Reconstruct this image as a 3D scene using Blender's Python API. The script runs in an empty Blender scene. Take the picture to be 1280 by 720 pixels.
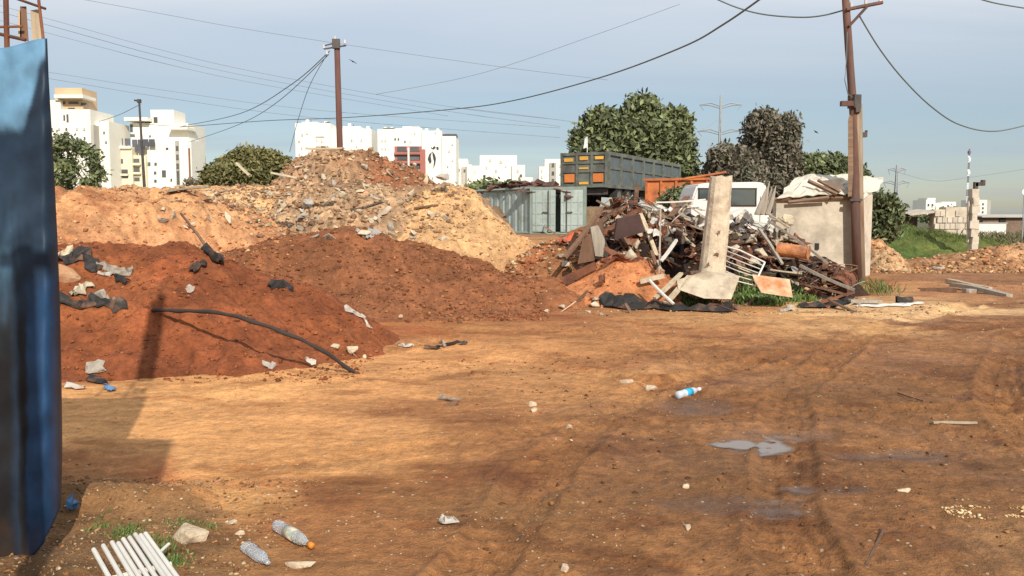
import bpy, bmesh, math, random
import numpy as np
from mathutils import Vector, Matrix, Euler
from mathutils.bvhtree import BVHTree
from mathutils.geometry import interpolate_bezier
R = math.radians
sc = bpy.context.scene
C = sc.collection
rnd = random.Random(7)

# ---------------------------------------------------------------- camera, sky, sun, exposure
FPX, CAMH = 1050.0, 1.65
PITCH = math.atan(90 / FPX)
cam = bpy.data.cameras.new('camera'); camo = bpy.data.objects.new('camera', cam); C.objects.link(camo)
cam.sensor_width = 36; cam.lens = 36 * FPX / 1280; cam.clip_end = 9000; cam.clip_start = 0.05
camo.location = (0, 0, CAMH); camo.rotation_euler = (math.pi / 2 - PITCH, 0, 0)
sc.camera = camo
sc.view_settings.view_transform = 'Standard'; sc.view_settings.look = 'None'
sc.view_settings.gamma = 1; sc.view_settings.use_curve_mapping = False
sc.view_settings.exposure = 0.12

SUN_EL = 33.0
SUN_AZ = (0.33, -1.0)                      # horizontal direction towards the sun (behind right of the camera)
sd = bpy.data.lights.new('sun', 'SUN'); sd.energy = 4.5; sd.angle = R(0.6); sd.color = (1.0, 0.93, 0.82)
so = bpy.data.objects.new('sun', sd); C.objects.link(so)
hl = math.hypot(*SUN_AZ)
sdir = Vector((SUN_AZ[0] / hl * math.cos(R(SUN_EL)), SUN_AZ[1] / hl * math.cos(R(SUN_EL)), math.sin(R(SUN_EL))))
so.rotation_euler = sdir.to_track_quat('Z', 'Y').to_euler()
so.location = (5, -10, 20)

w = bpy.data.worlds.new('World'); sc.world = w; w.use_nodes = True
nt = w.node_tree; nt.nodes.clear()
out = nt.nodes.new('ShaderNodeOutputWorld'); bg = nt.nodes.new('ShaderNodeBackground')
sky = nt.nodes.new('ShaderNodeTexSky'); sky.sky_type = 'NISHITA'; sky.sun_disc = False
sky.sun_elevation = R(SUN_EL); sky.sun_rotation = math.atan2(sdir.x, sdir.y)
sky.air_density = 1.0; sky.dust_density = 0.7; sky.ozone_density = 1.6
tc = nt.nodes.new('ShaderNodeTexCoord'); sep = nt.nodes.new('ShaderNodeSeparateXYZ')
nt.links.new(tc.outputs['Generated'], sep.inputs[0])
def wm(op, a, b):
    n = nt.nodes.new('ShaderNodeMath'); n.operation = op
    for i, v in enumerate((a, b)):
        if isinstance(v, (int, float)): n.inputs[i].default_value = v
        else: nt.links.new(v, n.inputs[i])
    return n.outputs[0]
zz = wm('ADD', wm('MAXIMUM', sep.outputs[2], 0.0), 0.10)
cb = nt.nodes.new('ShaderNodeCombineXYZ')
nt.links.new(wm('DIVIDE', sep.outputs[0], zz), cb.inputs[0]); nt.links.new(wm('DIVIDE', sep.outputs[1], zz), cb.inputs[1])
mp = nt.nodes.new('ShaderNodeMapping'); mp.inputs['Scale'].default_value = (0.30, 1.0, 1); mp.inputs['Rotation'].default_value = (0, 0, R(-20))
mp.inputs['Location'].default_value = (3.1, 0.6, 0)
nt.links.new(cb.outputs[0], mp.inputs['Vector'])
nz = nt.nodes.new('ShaderNodeTexNoise'); nz.inputs['Scale'].default_value = 1.0; nz.inputs['Detail'].default_value = 6; nz.inputs['Roughness'].default_value = 0.52
nz.inputs['Distortion'].default_value = 0.5
nt.links.new(mp.outputs[0], nz.inputs['Vector'])
rp = nt.nodes.new('ShaderNodeValToRGB'); rp.color_ramp.elements[0].position = 0.36; rp.color_ramp.elements[1].position = 0.72
rp.color_ramp.elements[0].color = (0.56, 0.56, 0.56, 1); rp.color_ramp.elements[1].color = (1, 1, 1, 1)
nt.links.new(nz.outputs['Fac'], rp.inputs[0])
mx = nt.nodes.new('ShaderNodeMix'); mx.data_type = 'RGBA'
el = wm('MINIMUM', wm('MULTIPLY', wm('SUBTRACT', sep.outputs[2], 0.17), 3.2), 0.45)           # the thin cloud is thicker higher up
fc = nt.nodes.new('ShaderNodeMath'); fc.operation = 'ADD'; fc.use_clamp = True
nt.links.new(rp.outputs[0], fc.inputs[0]); nt.links.new(el, fc.inputs[1]); nt.links.new(fc.outputs[0], mx.inputs[0]); nt.links.new(sky.outputs[0], mx.inputs[6])
lr = nt.nodes.new('ShaderNodeValToRGB'); E_ = lr.color_ramp.elements          # thin high cloud: whiter high up, bluer and dimmer low down
E_[0].position = 0.0; E_[0].color = (.42, .46, .53, 1); E_[1].position = 0.23; E_[1].color = (.70, .76, .84, 1)
e_ = E_.new(0.10); e_.color = (.46, .56, .65, 1)
nt.links.new(sep.outputs[2], lr.inputs[0])
ls = nt.nodes.new('ShaderNodeVectorMath'); ls.operation = 'SCALE'; ls.inputs['Scale'].default_value = 10.0
nt.links.new(lr.outputs[0], ls.inputs[0]); nt.links.new(ls.outputs[0], mx.inputs[7])
nt.links.new(mx.outputs[2], bg.inputs[0]); bg.inputs['Strength'].default_value = 0.092
nt.links.new(bg.outputs[0], out.inputs[0])

def ray(px, py):
    u, v = (px - 640) / FPX, (360 - py) / FPX
    c, s = math.cos(PITCH), math.sin(PITCH)
    return Vector((u, c + v * s, -s + v * c))
def W(px, py, Y):
    d = ray(px, py); return Vector((0, 0, CAMH)) + d * (Y / d.y)

# ---------------------------------------------------------------- noise
def _hash(ix, iy, seed):
    h = (ix.astype(np.int64) * 374761393 + iy.astype(np.int64) * 668265263 + seed * 982451653) & 0xffffffff
    h = ((h ^ (h >> 13)) * 1274126177) & 0xffffffff
    h = (h ^ (h >> 16)) & 0xffff
    return h / 65535.0
def vnoise(x, y, seed=0):
    ix, iy = np.floor(x), np.floor(y); fx, fy = x - ix, y - iy
    fx = fx * fx * (3 - 2 * fx); fy = fy * fy * (3 - 2 * fy)
    a, b = _hash(ix, iy, seed), _hash(ix + 1, iy, seed)
    c, d = _hash(ix, iy + 1, seed), _hash(ix + 1, iy + 1, seed)
    return (a + (b - a) * fx) * (1 - fy) + (c + (d - c) * fx) * fy
def fbm(x, y, seed=0, octv=4, gain=0.5):
    s = 0; a = 1; t = 0
    for i in range(octv):
        ang = 0.6 * i
        xx = x * math.cos(ang) - y * math.sin(ang); yy = x * math.sin(ang) + y * math.cos(ang)
        s = s + a * (vnoise(xx * 2 ** i + 17.3 * i, yy * 2 ** i - 9.1 * i, seed + i) - 0.5); t += a; a *= gain
    return s / t * 2
def sstep(a, b, x):
    t = np.clip((x - a) / (b - a), 0, 1); return t * t * (3 - 2 * t)
def lin(c):
    c = np.asarray(c, float) / 255.0
    return np.where(c <= 0.04045, c / 12.92, ((c + 0.055) / 1.055) ** 2.4)

# ---------------------------------------------------------------- materials
MATS = {}
def soil_mat(name, rough=0.92, bump=0.5, fine=30.0, speck=0.25, var=0.35):
    m = bpy.data.materials.new(name); m.use_nodes = True; t = m.node_tree; N = t.nodes; L = t.links
    b = N['Principled BSDF']; b.inputs['Specular IOR Level'].default_value = 0.25
    at = N.new('ShaderNodeAttribute'); at.attribute_name = 'Col'
    co = N.new('ShaderNodeTexCoord')
    def noise(s, d=5, r=0.6):
        n = N.new('ShaderNodeTexNoise'); n.inputs['Scale'].default_value = s; n.inputs['Detail'].default_value = d; n.inputs['Roughness'].default_value = r
        L.new(co.outputs['Object'], n.inputs['Vector']); return n
    n1, n2, n3 = noise(1.3), noise(fine * 0.35, 4, 0.65), noise(fine * 1.6, 4, 0.7)
    def mr(src, lo, hi, a=0.3, c=0.7):
        n = N.new('ShaderNodeMapRange'); n.inputs[1].default_value = a; n.inputs[2].default_value = c; n.inputs[3].default_value = lo; n.inputs[4].default_value = hi
        L.new(src, n.inputs[0]); return n.outputs[0]
    def mul(a, c):
        n = N.new('ShaderNodeMath'); n.operation = 'MULTIPLY'; L.new(a, n.inputs[0]); L.new(c, n.inputs[1]); return n.outputs[0]
    f = mul(mul(mr(n1.outputs[0], 1 - var * .5, 1 + var * .5), mr(n2.outputs[0], 1 - var, 1 + var)), mr(n3.outputs[0], 1 - var * .8, 1 + var * .8))
    vm = N.new('ShaderNodeVectorMath'); vm.operation = 'SCALE'; L.new(at.outputs['Color'], vm.inputs[0]); L.new(f, vm.inputs['Scale'])
    # light pebbles mixed into the soil
    vo = N.new('ShaderNodeTexVoronoi'); vo.inputs['Scale'].default_value = fine; vo.inputs['Randomness'].default_value = 1
    L.new(co.outputs['Object'], vo.inputs['Vector'])
    sp = N.new('ShaderNodeSeparateColor'); L.new(vo.outputs['Color'], sp.inputs[0])
    g = N.new('ShaderNodeMath'); g.operation = 'GREATER_THAN'; g.inputs[1].default_value = 1 - speck * 0.10; L.new(sp.outputs[0], g.inputs[0])
    g2 = N.new('ShaderNodeMath'); g2.operation = 'LESS_THAN'; g2.inputs[1].default_value = 0.32; L.new(vo.outputs['Distance'], g2.inputs[0])
    sc_ = N.new('ShaderNodeAttribute'); sc_.attribute_name = 'peb'
    pm = mul(mul(g.outputs[0], g2.outputs[0]), sc_.outputs['Fac'])
    mixn = N.new('ShaderNodeMix'); mixn.data_type = 'RGBA'; L.new(pm, mixn.inputs[0]); L.new(vm.outputs[0], mixn.inputs[6])
    mixn.inputs[7].default_value = (0.50, 0.40, 0.28, 1)
    L.new(mixn.outputs[2], b.inputs['Base Color'])
    wet = N.new('ShaderNodeAttribute'); wet.attribute_name = 'wet'
    L.new(mr(wet.outputs['Fac'], rough, 0.2, 0, 1), b.inputs['Roughness'])
    ad = N.new('ShaderNodeMath'); ad.operation = 'MULTIPLY_ADD'; L.new(n3.outputs[0], ad.inputs[0]); ad.inputs[1].default_value = 0.35; L.new(n2.outputs[0], ad.inputs[2])
    ad2 = N.new('ShaderNodeMath'); ad2.operation = 'MULTIPLY_ADD'; L.new(pm, ad2.inputs[0]); ad2.inputs[1].default_value = 0.25; L.new(ad.outputs[0], ad2.inputs[2])
    bp = N.new('ShaderNodeBump'); bp.inputs['Strength'].default_value = bump; bp.inputs['Distance'].default_value = 0.05
    L.new(ad2.outputs[0], bp.inputs['Height']); L.new(bp.outputs[0], b.inputs['Normal'])
    return m
def mat(name, col, rough=0.8, metal=0.0, var=0.3, scale=4.0, col2=None, mask=(0.45, 0.6), bump=0.2, bscale=None, stretch=None, spec=0.3, trans=0.0, alpha=1.0):
    if name in MATS: return MATS[name]
    m = bpy.data.materials.new(name); m.use_nodes = True; t = m.node_tree; N = t.nodes; L = t.links
    b = N['Principled BSDF']; b.inputs['Specular IOR Level'].default_value = spec
    co = N.new('ShaderNodeTexCoord'); mp = N.new('ShaderNodeMapping'); L.new(co.outputs['Object'], mp.inputs[0])
    if stretch: mp.inputs['Scale'].default_value = stretch
    oi = N.new('ShaderNodeObjectInfo'); va = N.new('ShaderNodeVectorMath'); va.operation = 'ADD'
    sc2 = N.new('ShaderNodeMath'); sc2.operation = 'MULTIPLY'; sc2.inputs[1].default_value = 37.0; L.new(oi.outputs['Random'], sc2.inputs[0])
    L.new(mp.outputs[0], va.inputs[0]); L.new(sc2.outputs[0], va.inputs[1])
    n = N.new('ShaderNodeTexNoise'); n.inputs['Scale'].default_value = scale; n.inputs['Detail'].default_value = 6; n.inputs['Roughness'].default_value = 0.62
    L.new(va.outputs[0], n.inputs['Vector'])
    r = N.new('ShaderNodeMapRange'); r.inputs[1].default_value = 0.25; r.inputs[2].default_value = 0.75; r.inputs[3].default_value = 1 - var; r.inputs[4].default_value = 1 + var
    L.new(n.outputs[0], r.inputs[0])
    base = N.new('ShaderNodeRGB'); base.outputs[0].default_value = (*col, 1); src = base.outputs[0]
    if col2:
        n2 = N.new('ShaderNodeTexNoise'); n2.inputs['Scale'].default_value = scale * 0.55; n2.inputs['Detail'].default_value = 7; n2.inputs['Roughness'].default_value = 0.68
        L.new(va.outputs[0], n2.inputs['Vector'])
        r2 = N.new('ShaderNodeMapRange'); r2.inputs[1].default_value = mask[0]; r2.inputs[2].default_value = mask[1]; L.new(n2.outputs[0], r2.inputs[0])
        mi = N.new('ShaderNodeMix'); mi.data_type = 'RGBA'; L.new(r2.outputs[0], mi.inputs[0]); L.new(src, mi.inputs[6]); mi.inputs[7].default_value = (*col2, 1); src = mi.outputs[2]
    ro = N.new('ShaderNodeMapRange'); ro.inputs[3].default_value = 1 - var * .8; ro.inputs[4].default_value = 1 + var * .8; L.new(oi.outputs['Random'], ro.inputs[0])
    mm = N.new('ShaderNodeMath'); mm.operation = 'MULTIPLY'; L.new(r.outputs[0], mm.inputs[0]); L.new(ro.outputs[0], mm.inputs[1])
    vs = N.new('ShaderNodeVectorMath'); vs.operation = 'SCALE'; L.new(src, vs.inputs[0]); L.new(mm.outputs[0], vs.inputs['Scale'])
    L.new(vs.outputs[0], b.inputs['Base Color']); b.inputs['Roughness'].default_value = rough; b.inputs['Metallic'].default_value = metal
    if trans: b.inputs['Transmission Weight'].default_value = trans; b.inputs['IOR'].default_value = 1.35
    if alpha < 1: b.inputs['Alpha'].default_value = alpha
    if bump:
        n3 = N.new('ShaderNodeTexNoise'); n3.inputs['Scale'].default_value = bscale or scale * 3; n3.inputs['Detail'].default_value = 5
        L.new(va.outputs[0], n3.inputs['Vector'])
        bp = N.new('ShaderNodeBump'); bp.inputs['Strength'].default_value = bump; bp.inputs['Distance'].default_value = 0.03
        L.new(n3.outputs[0], bp.inputs['Height']); L.new(bp.outputs[0], b.inputs['Normal'])
    MATS[name] = m; return m
def vcol_mat(name, rough=0.9, var=0.25, scale=20, bump=0.4, trans=0.0):
    if name in MATS: return MATS[name]
    m = bpy.data.materials.new(name); m.use_nodes = True; t = m.node_tree; N = t.nodes; L = t.links
    b = N['Principled BSDF']; b.inputs['Roughness'].default_value = rough; b.inputs['Specular IOR Level'].default_value = 0.2
    at = N.new('ShaderNodeAttribute'); at.attribute_name = 'Col'; co = N.new('ShaderNodeTexCoord')
    n = N.new('ShaderNodeTexNoise'); n.inputs['Scale'].default_value = scale; n.inputs['Detail'].default_value = 4; L.new(co.outputs['Object'], n.inputs['Vector'])
    r = N.new('ShaderNodeMapRange'); r.inputs[1].default_value = 0.3; r.inputs[2].default_value = 0.7; r.inputs[3].default_value = 1 - var; r.inputs[4].default_value = 1 + var; L.new(n.outputs[0], r.inputs[0])
    vs = N.new('ShaderNodeVectorMath'); vs.operation = 'SCALE'; L.new(at.outputs['Color'], vs.inputs[0]); L.new(r.outputs[0], vs.inputs['Scale']); L.new(vs.outputs[0], b.inputs['Base Color'])
    if bump:
        bp = N.new('ShaderNodeBump'); bp.inputs['Strength'].default_value = bump; bp.inputs['Distance'].default_value = 0.02; L.new(n.outputs[0], bp.inputs['Height']); L.new(bp.outputs[0], b.inputs['Normal'])
    MATS[name] = m; return m

# ---------------------------------------------------------------- object helpers
def tag(o, label=None, cat=None, group=None, kind=None):
    if label: o['label'] = label
    if cat: o['category'] = cat
    if group: o['group'] = group
    if kind: o['kind'] = kind
    return o
def thing(name, label, cat, loc=(0, 0, 0), rz=0.0, group=None):
    o = bpy.data.objects.new(name, None); C.objects.link(o); o.location = loc; o.rotation_euler = (0, 0, rz); o.empty_display_size = 0.2
    return tag(o, label, cat, group)
def link(name, me, m=None, parent=None, loc=None, rot=None):
    o = bpy.data.objects.new(name, me); C.objects.link(o)
    if m is not None and not me.materials: me.materials.append(m)
    if parent: o.parent = parent
    if loc is not None: o.location = loc
    if rot is not None: o.rotation_euler = rot
    return o
def np_mesh(name, verts, faces, cols=None, smooth=False, attrs=None):
    me = bpy.data.meshes.new(name); verts = np.asarray(verts, np.float32); faces = np.asarray(faces, np.int32)
    me.vertices.add(len(verts)); me.vertices.foreach_set('co', verts.ravel())
    k = faces.shape[1]; me.loops.add(faces.size); me.loops.foreach_set('vertex_index', faces.ravel())
    me.polygons.add(len(faces)); me.polygons.foreach_set('loop_start', np.arange(0, faces.size, k, dtype=np.int32))
    me.update(calc_edges=True)
    if smooth: me.polygons.foreach_set('use_smooth', np.ones(len(faces), bool))
    if cols is not None:
        a = me.color_attributes.new('Col', 'FLOAT_COLOR', 'POINT'); c4 = np.ones((len(verts), 4), np.float32); c4[:, :3] = cols; a.data.foreach_set('color', c4.ravel())
    for n_, v in (attrs or {}).items():
        a = me.attributes.new(n_, 'FLOAT', 'POINT'); a.data.foreach_set('value', np.asarray(v, np.float32))
    me.validate(); return me
class MB:
    def __init__(s): s.bm = bmesh.new()
    def _xf(s, vs, M):
        for v in vs: v.co = M @ v.co
    def box(s, c, size, rot=(0, 0, 0), bev=0.0):
        r = bmesh.ops.create_cube(s.bm, size=1.0); vs = r['verts']
        M = Matrix.Translation(c) @ Euler(rot).to_matrix().to_4x4() @ Matrix.Diagonal((*size, 1)); s._xf(vs, M)
        if bev:
            es = list({e for v in vs for e in v.link_edges})
            bmesh.ops.bevel(s.bm, geom=es, offset=bev, segments=2, affect='EDGES', profile=0.6)
        return s
    def tube(s, p0, p1, r0, r1=None, seg=10, caps=True):
        p0, p1 = Vector(p0), Vector(p1); r1 = r0 if r1 is None else r1; d = p1 - p0
        r = bmesh.ops.create_cone(s.bm, cap_ends=caps, segments=seg, radius1=r0, radius2=r1, depth=d.length)
        M = Matrix.Translation((p0 + p1) / 2) @ d.to_track_quat('Z', 'Y').to_matrix().to_4x4(); s._xf(r['verts'], M); return s
    def path(s, pts, rad, seg=6):
        pts = [Vector(p) for p in pts]; rings = []; n = len(pts)
        for i, p in enumerate(pts):
            t = (pts[min(i + 1, n - 1)] - pts[max(i - 1, 0)]).normalized(); q = t.to_track_quat('Z', 'Y'); rr = rad[i] if hasattr(rad, '__len__') else rad
            rings.append([s.bm.verts.new(p + q @ Vector((math.cos(a) * rr, math.sin(a) * rr, 0))) for a in [2 * math.pi * k / seg for k in range(seg)]])
        for a, b in zip(rings, rings[1:]):
            for k in range(seg):
                s.bm.faces.new((a[k], a[(k + 1) % seg], b[(k + 1) % seg], b[k]))
        s.bm.faces.new(rings[0][::-1]); s.bm.faces.new(rings[-1]); return s
    def hull(s, pts):
        vs = [s.bm.verts.new(p) for p in pts]; r = bmesh.ops.convex_hull(s.bm, input=vs)
        dead = [g for g in r['geom_interior'] + r['geom_unused'] if isinstance(g, bmesh.types.BMVert) and g.is_valid]
        bmesh.ops.delete(s.bm, geom=list(set(dead)), context='VERTS'); return s
    def prism(s, poly, h0, h1, axis='y'):
        f = (lambda a, b, h: (a, h, b)) if axis == 'y' else ((lambda a, b, h: (a, b, h)) if axis == 'z' else (lambda a, b, h: (h, a, b)))
        A = [s.bm.verts.new(f(a, b, h0)) for a, b in poly]; B = [s.bm.verts.new(f(a, b, h1)) for a, b in poly]; n = len(poly)
        s.bm.faces.new(A); s.bm.faces.new(B[::-1])
        for i in range(n): s.bm.faces.new((A[i], B[i], B[(i + 1) % n], A[(i + 1) % n]))
        return s
    def jitter(s, amp, seed=0):
        rr = random.Random(seed)
        for v in s.bm.verts: v.co += Vector((rr.uniform(-amp, amp), rr.uniform(-amp, amp), rr.uniform(-amp, amp)))
        return s
    def mesh(s, name, m=None, smooth=False):
        bmesh.ops.recalc_face_normals(s.bm, faces=s.bm.faces[:])
        me = bpy.data.meshes.new(name); s.bm.to_mesh(me); s.bm.free()
        if m: me.materials.append(m)
        if smooth:
            for p in me.polygons: p.use_smooth = True
        return me
    def build(s, name, m, parent=None, loc=None, rot=None, smooth=False):
        return link(name, s.mesh(name, m, smooth), None, parent, loc, rot)

# ---------------------------------------------------------------- terrain
def base_h(x, y):
    left = 1 - sstep(6.5, 9.5, x - 0.06 * (y - 20))
    z = left * (0.85 * sstep(21, 31, y))
    z = z + (1 - sstep(13, 17, x)) * sstep(-30, -10, x) * 1.25 * sstep(39.0, 40.6, y + 0.0 * x) * (1 - sstep(70, 110, y))
    z = z + sstep(24, 34, y) * sstep(10, 15, x) * 0.15
    z = z + 0.25 * sstep(60, 200, y) * (1 - sstep(300, 600, y)) * (fbm(x / 60, y / 60, 5, 3) - 1)
    return z
TRACKS = [([(1.1, 2.0), (1.5, 4.5), (2.5, 7.5), (4.8, 11.5), (9, 16), (15, 20)], 0.17, 0.035),
          ([(2.9, 2.0), (3.3, 4.5), (4.3, 7.3), (6.6, 11), (11, 15), (17, 18.4)], 0.17, 0.035),
          ([(-0.4, 3.0), (0.3, 5.6), (1.2, 7.7), (3.3, 10.0), (7, 12.2), (12, 14)], 0.15, 0.028),
          ([(5.2, 4.5), (2.9, 6.6), (0.6, 8.8), (-0.9, 11.2), (-1.2, 13)], 0.15, 0.022),
          ([(6.6, 5.6), (4.4, 7.9), (2.0, 10.2), (0.6, 12.3), (0.2, 14)], 0.15, 0.02),
          ([(-2.0, 5.2), (0.3, 6.3), (3, 7.0), (8, 7.4)], 0.13, 0.02),
          ([(-2.9, 7.3), (-0.5, 9.3), (3, 10.8), (8, 12.9), (14, 15)], 0.16, 0.022),
          ([(-3.2, 8.2), (-0.9, 10.9), (2, 12.7), (7, 14.4), (14, 17)], 0.16, 0.02)]
def tracks_h(x, y):
    z = np.zeros_like(x); near = (y > 1.5) & (y < 21) & (np.abs(x) < 18)
    X, Y = x[near], y[near]; Z = np.zeros_like(X)
    for pts, hw, dep in TRACKS:
        P = np.array(pts, float); D = np.full(X.shape, 9.0); S = np.zeros(X.shape); acc = 0
        for a, b in zip(P[:-1], P[1:]):
            n = 1
            ab = b - a; L = np.hypot(*ab); t = np.clip(((X - a[0]) * ab[0] + (Y - a[1]) * ab[1]) / L ** 2, 0, 1)
            d = np.hypot(X - a[0] - t * ab[0], Y - a[1] - t * ab[1]); u = d < D; D = np.where(u, d, D); S = np.where(u, acc + t * L, S); acc += L
        D = D + 0.05 * fbm(X * 1.5, Y * 1.5, 77, 2)
        q = D / hw
        amp = 0.5 + 0.5 * sstep(-0.4, 0.3, fbm(X / 1.7, Y / 1.7, 31, 2))
        prof = -np.exp(-q ** 4) + 0.7 * np.exp(-((q - 1.35) / 0.3) ** 2)
        tread = 0.30 * np.exp(-q ** 4) * np.sign(np.sin(S * 46 + 3 * np.abs(q))) + .16 * np.exp(-(q / 1.8) ** 4) * np.sin(q * 11)
        Z += dep * amp * (prof + tread)
    z[near] = Z; return z
PUD = [(930, 556, .22, .20), (985, 545, .36, .14), (915, 628, .38, .12), (1085, 570, .22, .1), (1140, 568, .2, .16), (965, 635, .2, .08), (868, 510, .3, .3), (1040, 610, .22, .08)]
PUDW = [(W(a, b, 5).x, 0, c, d) for a, b, c, d in PUD]
def _g0(px, py):
    d = ray(px, py); t = -CAMH / d.z; return d.x * t, d.y * t
PUDW = [(*_g0(a, b), c, d) for a, b, c, d in PUD]
def pud_mask(x, y):
    m = np.zeros_like(x)
    for cx, cy, rx, ry in PUDW:
        q = ((x - cx) / rx) ** 2 + ((y - cy) / ry) ** 2
        m = np.maximum(m, np.exp(-q * 0.7))
    return m
def mud_mask(x, y):
    # wet brown mud of the vehicle track on the right, dry tan soil on the left
    edge = -0.62 + 0.30 * (y - 4) + 0.5 * fbm(x / 1.1, y / 1.1, 9, 3)
    edge = np.where(y > 9, edge - 0.22 * (y - 9), edge)
    return sstep(-0.5, 0.7, x - edge) * (1 - sstep(13.2, 14.6, y - 0.03 * x * x * 0 - 0.14 * np.maximum(x - 4, 0) * 0 + 0.25 * fbm(x, y, 3, 2)) * (1 - sstep(9.2, 11.5, x)))
def micro_h(x, y):
    r = np.hypot(x, y); fade = 1 - sstep(30, 80, r)
    mud = mud_mask(x, y)
    z = 0.035 * fbm(x / 1.3, y / 1.3, 11, 3)
    ridg = 1 - np.abs(fbm(x / 0.28, y / 0.28, 21, 3) * 2)
    z += (0.006 + 0.008 * mud) * ridg + 0.009 * mud * (1 - np.abs(fbm(x / 0.13, y / 0.13, 24, 3) * 2)) * sstep(-.3, .3, fbm(x / .8, y / .8, 25, 2))
    z += (0.005 + 0.007 * mud) * fbm(x / 0.07, y / 0.07, 33, 3) * (1 - sstep(10, 20, r))
    gr = sstep(0.3, -0.5, x + 1.9 + 0.36 * (y - 4.0) + 0.2 * fbm(x * 2, y * 2, 8, 2)) * (1 - sstep(5.6, 6.2, y))
    z += gr * (0.02 + 0.03 * fbm(x / 0.12, y / 0.12, 55, 3))
    ridge = np.exp(-((y - 4.95 - 0.1 * x) / 0.22) ** 2) * sstep(-1.6, -2.0, x)
    z += 0.10 * ridge * (1 + 0.6 * fbm(x * 6, y * 6, 2, 3))
    return (z + tracks_h(x, y)) * fade * (1 - 0.0 * mud)
def ground_h(x, y):
    m = micro_h(x, y); p = pud_mask(x, y)
    return base_h(x, y) + m * (1 - 0.75 * p) - 0.022 * p
AMB = 1.28      # sunlit brightness of an albedo of one at this exposure: turns the tones seen into real base colours
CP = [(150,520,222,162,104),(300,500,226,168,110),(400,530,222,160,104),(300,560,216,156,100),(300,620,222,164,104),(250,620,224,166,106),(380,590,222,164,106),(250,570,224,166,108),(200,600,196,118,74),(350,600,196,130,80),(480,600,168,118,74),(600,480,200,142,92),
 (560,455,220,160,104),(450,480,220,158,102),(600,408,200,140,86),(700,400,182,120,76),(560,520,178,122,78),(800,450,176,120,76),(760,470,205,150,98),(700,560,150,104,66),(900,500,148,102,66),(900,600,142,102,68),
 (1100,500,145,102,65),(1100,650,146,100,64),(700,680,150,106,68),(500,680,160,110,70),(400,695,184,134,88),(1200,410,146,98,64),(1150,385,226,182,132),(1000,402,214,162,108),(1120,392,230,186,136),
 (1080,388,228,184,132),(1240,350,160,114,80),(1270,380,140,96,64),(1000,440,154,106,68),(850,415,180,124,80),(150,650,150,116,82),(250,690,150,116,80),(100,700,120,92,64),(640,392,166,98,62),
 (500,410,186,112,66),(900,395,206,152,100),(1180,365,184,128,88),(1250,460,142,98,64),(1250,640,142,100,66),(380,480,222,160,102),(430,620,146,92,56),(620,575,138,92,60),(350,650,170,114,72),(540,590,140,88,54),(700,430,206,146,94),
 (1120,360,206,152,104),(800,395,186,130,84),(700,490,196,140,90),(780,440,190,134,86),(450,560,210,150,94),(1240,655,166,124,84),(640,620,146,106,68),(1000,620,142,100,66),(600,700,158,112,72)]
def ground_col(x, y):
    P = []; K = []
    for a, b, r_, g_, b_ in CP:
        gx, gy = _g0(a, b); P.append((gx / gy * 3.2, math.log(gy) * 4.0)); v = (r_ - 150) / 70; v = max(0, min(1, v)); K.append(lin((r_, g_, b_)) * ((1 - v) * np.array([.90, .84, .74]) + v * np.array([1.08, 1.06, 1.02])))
    P = np.array(P); K = np.array(K)
    yy = np.maximum(y, 1.5); wx = 0.55 * fbm(x / 0.9, y / 0.9, 61, 4); wy = 0.45 * fbm(x / 0.9 + 7, y / 0.9, 62, 4)
    qx = x / yy * 3.2 + wx; qy = np.log(yy) * 4.0 + wy
    num = np.zeros((len(x), 3)); den = np.zeros(len(x))
    for p, k in zip(P, K):
        wgt = 1 / (((qx - p[0]) ** 2 + (qy - p[1]) ** 2) + 0.02) ** 1.7; num += wgt[:, None] * k; den += wgt
    c = num / den[:, None] / AMB
    far = sstep(29, 40, y + 0 * x)[:, None]
    c = c * (1 - far) + np.array([0.20, 0.13, 0.075]) * far * (1 - sstep(48, 70, y))[:, None] + np.array([0.11, 0.10, 0.055]) * far * sstep(48, 70, y)[:, None]
    mdm = mud_mask(x, y)
    st = 1 + 0.30 * (1 - mdm) * fbm(x / 0.35, y / 0.12, 71, 4) + 0.34 * mdm * fbm(x / 0.14, y / 0.14, 73, 4) + 0.16 * fbm(x / 2.5, y / 0.8, 72, 3)
    c = c * st[:, None]
    dark = sstep(0.18, 0.55, fbm(x / 0.5, y / 0.3, 91, 4))[:, None]
    c = c * (1 - 0.35 * dark * np.array([0.8, 1.0, 1.1]))
    return np.clip(c, 0.01, 0.9)

SOILS = []            # (verts, faces) of every soil surface, for standing things on it
def build_ground():
    a_f = np.linspace(R(-44), R(44), 640); a_c = np.linspace(R(44), R(316), 60)[1:-1]
    ang = np.concatenate([a_f, a_c]); nA = len(ang)
    r = np.concatenate([np.linspace(0.05, 2.4, 12), np.geomspace(2.5, 45, 560), np.geomspace(46, 7000, 70)]); nR = len(r)
    A, Rr = np.meshgrid(ang, r); x = (np.sin(A) * Rr).ravel(); y = (np.cos(A) * Rr).ravel()
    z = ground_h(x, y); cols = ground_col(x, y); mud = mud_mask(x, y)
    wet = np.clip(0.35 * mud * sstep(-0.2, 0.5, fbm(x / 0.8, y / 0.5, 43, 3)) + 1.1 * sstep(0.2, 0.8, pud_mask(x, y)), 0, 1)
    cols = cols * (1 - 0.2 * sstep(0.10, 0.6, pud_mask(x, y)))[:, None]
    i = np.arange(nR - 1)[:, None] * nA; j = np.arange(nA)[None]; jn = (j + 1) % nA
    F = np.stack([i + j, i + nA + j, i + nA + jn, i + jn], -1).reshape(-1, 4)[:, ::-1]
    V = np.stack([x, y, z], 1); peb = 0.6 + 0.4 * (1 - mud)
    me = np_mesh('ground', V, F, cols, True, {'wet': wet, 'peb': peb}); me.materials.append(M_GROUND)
    o = link('ground', me); tag(o, kind='structure'); SOILS.append((V, F))
M_GROUND = soil_mat('trodden_soil', 0.93, 0.8, 34, 0.3, 0.26)
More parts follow.
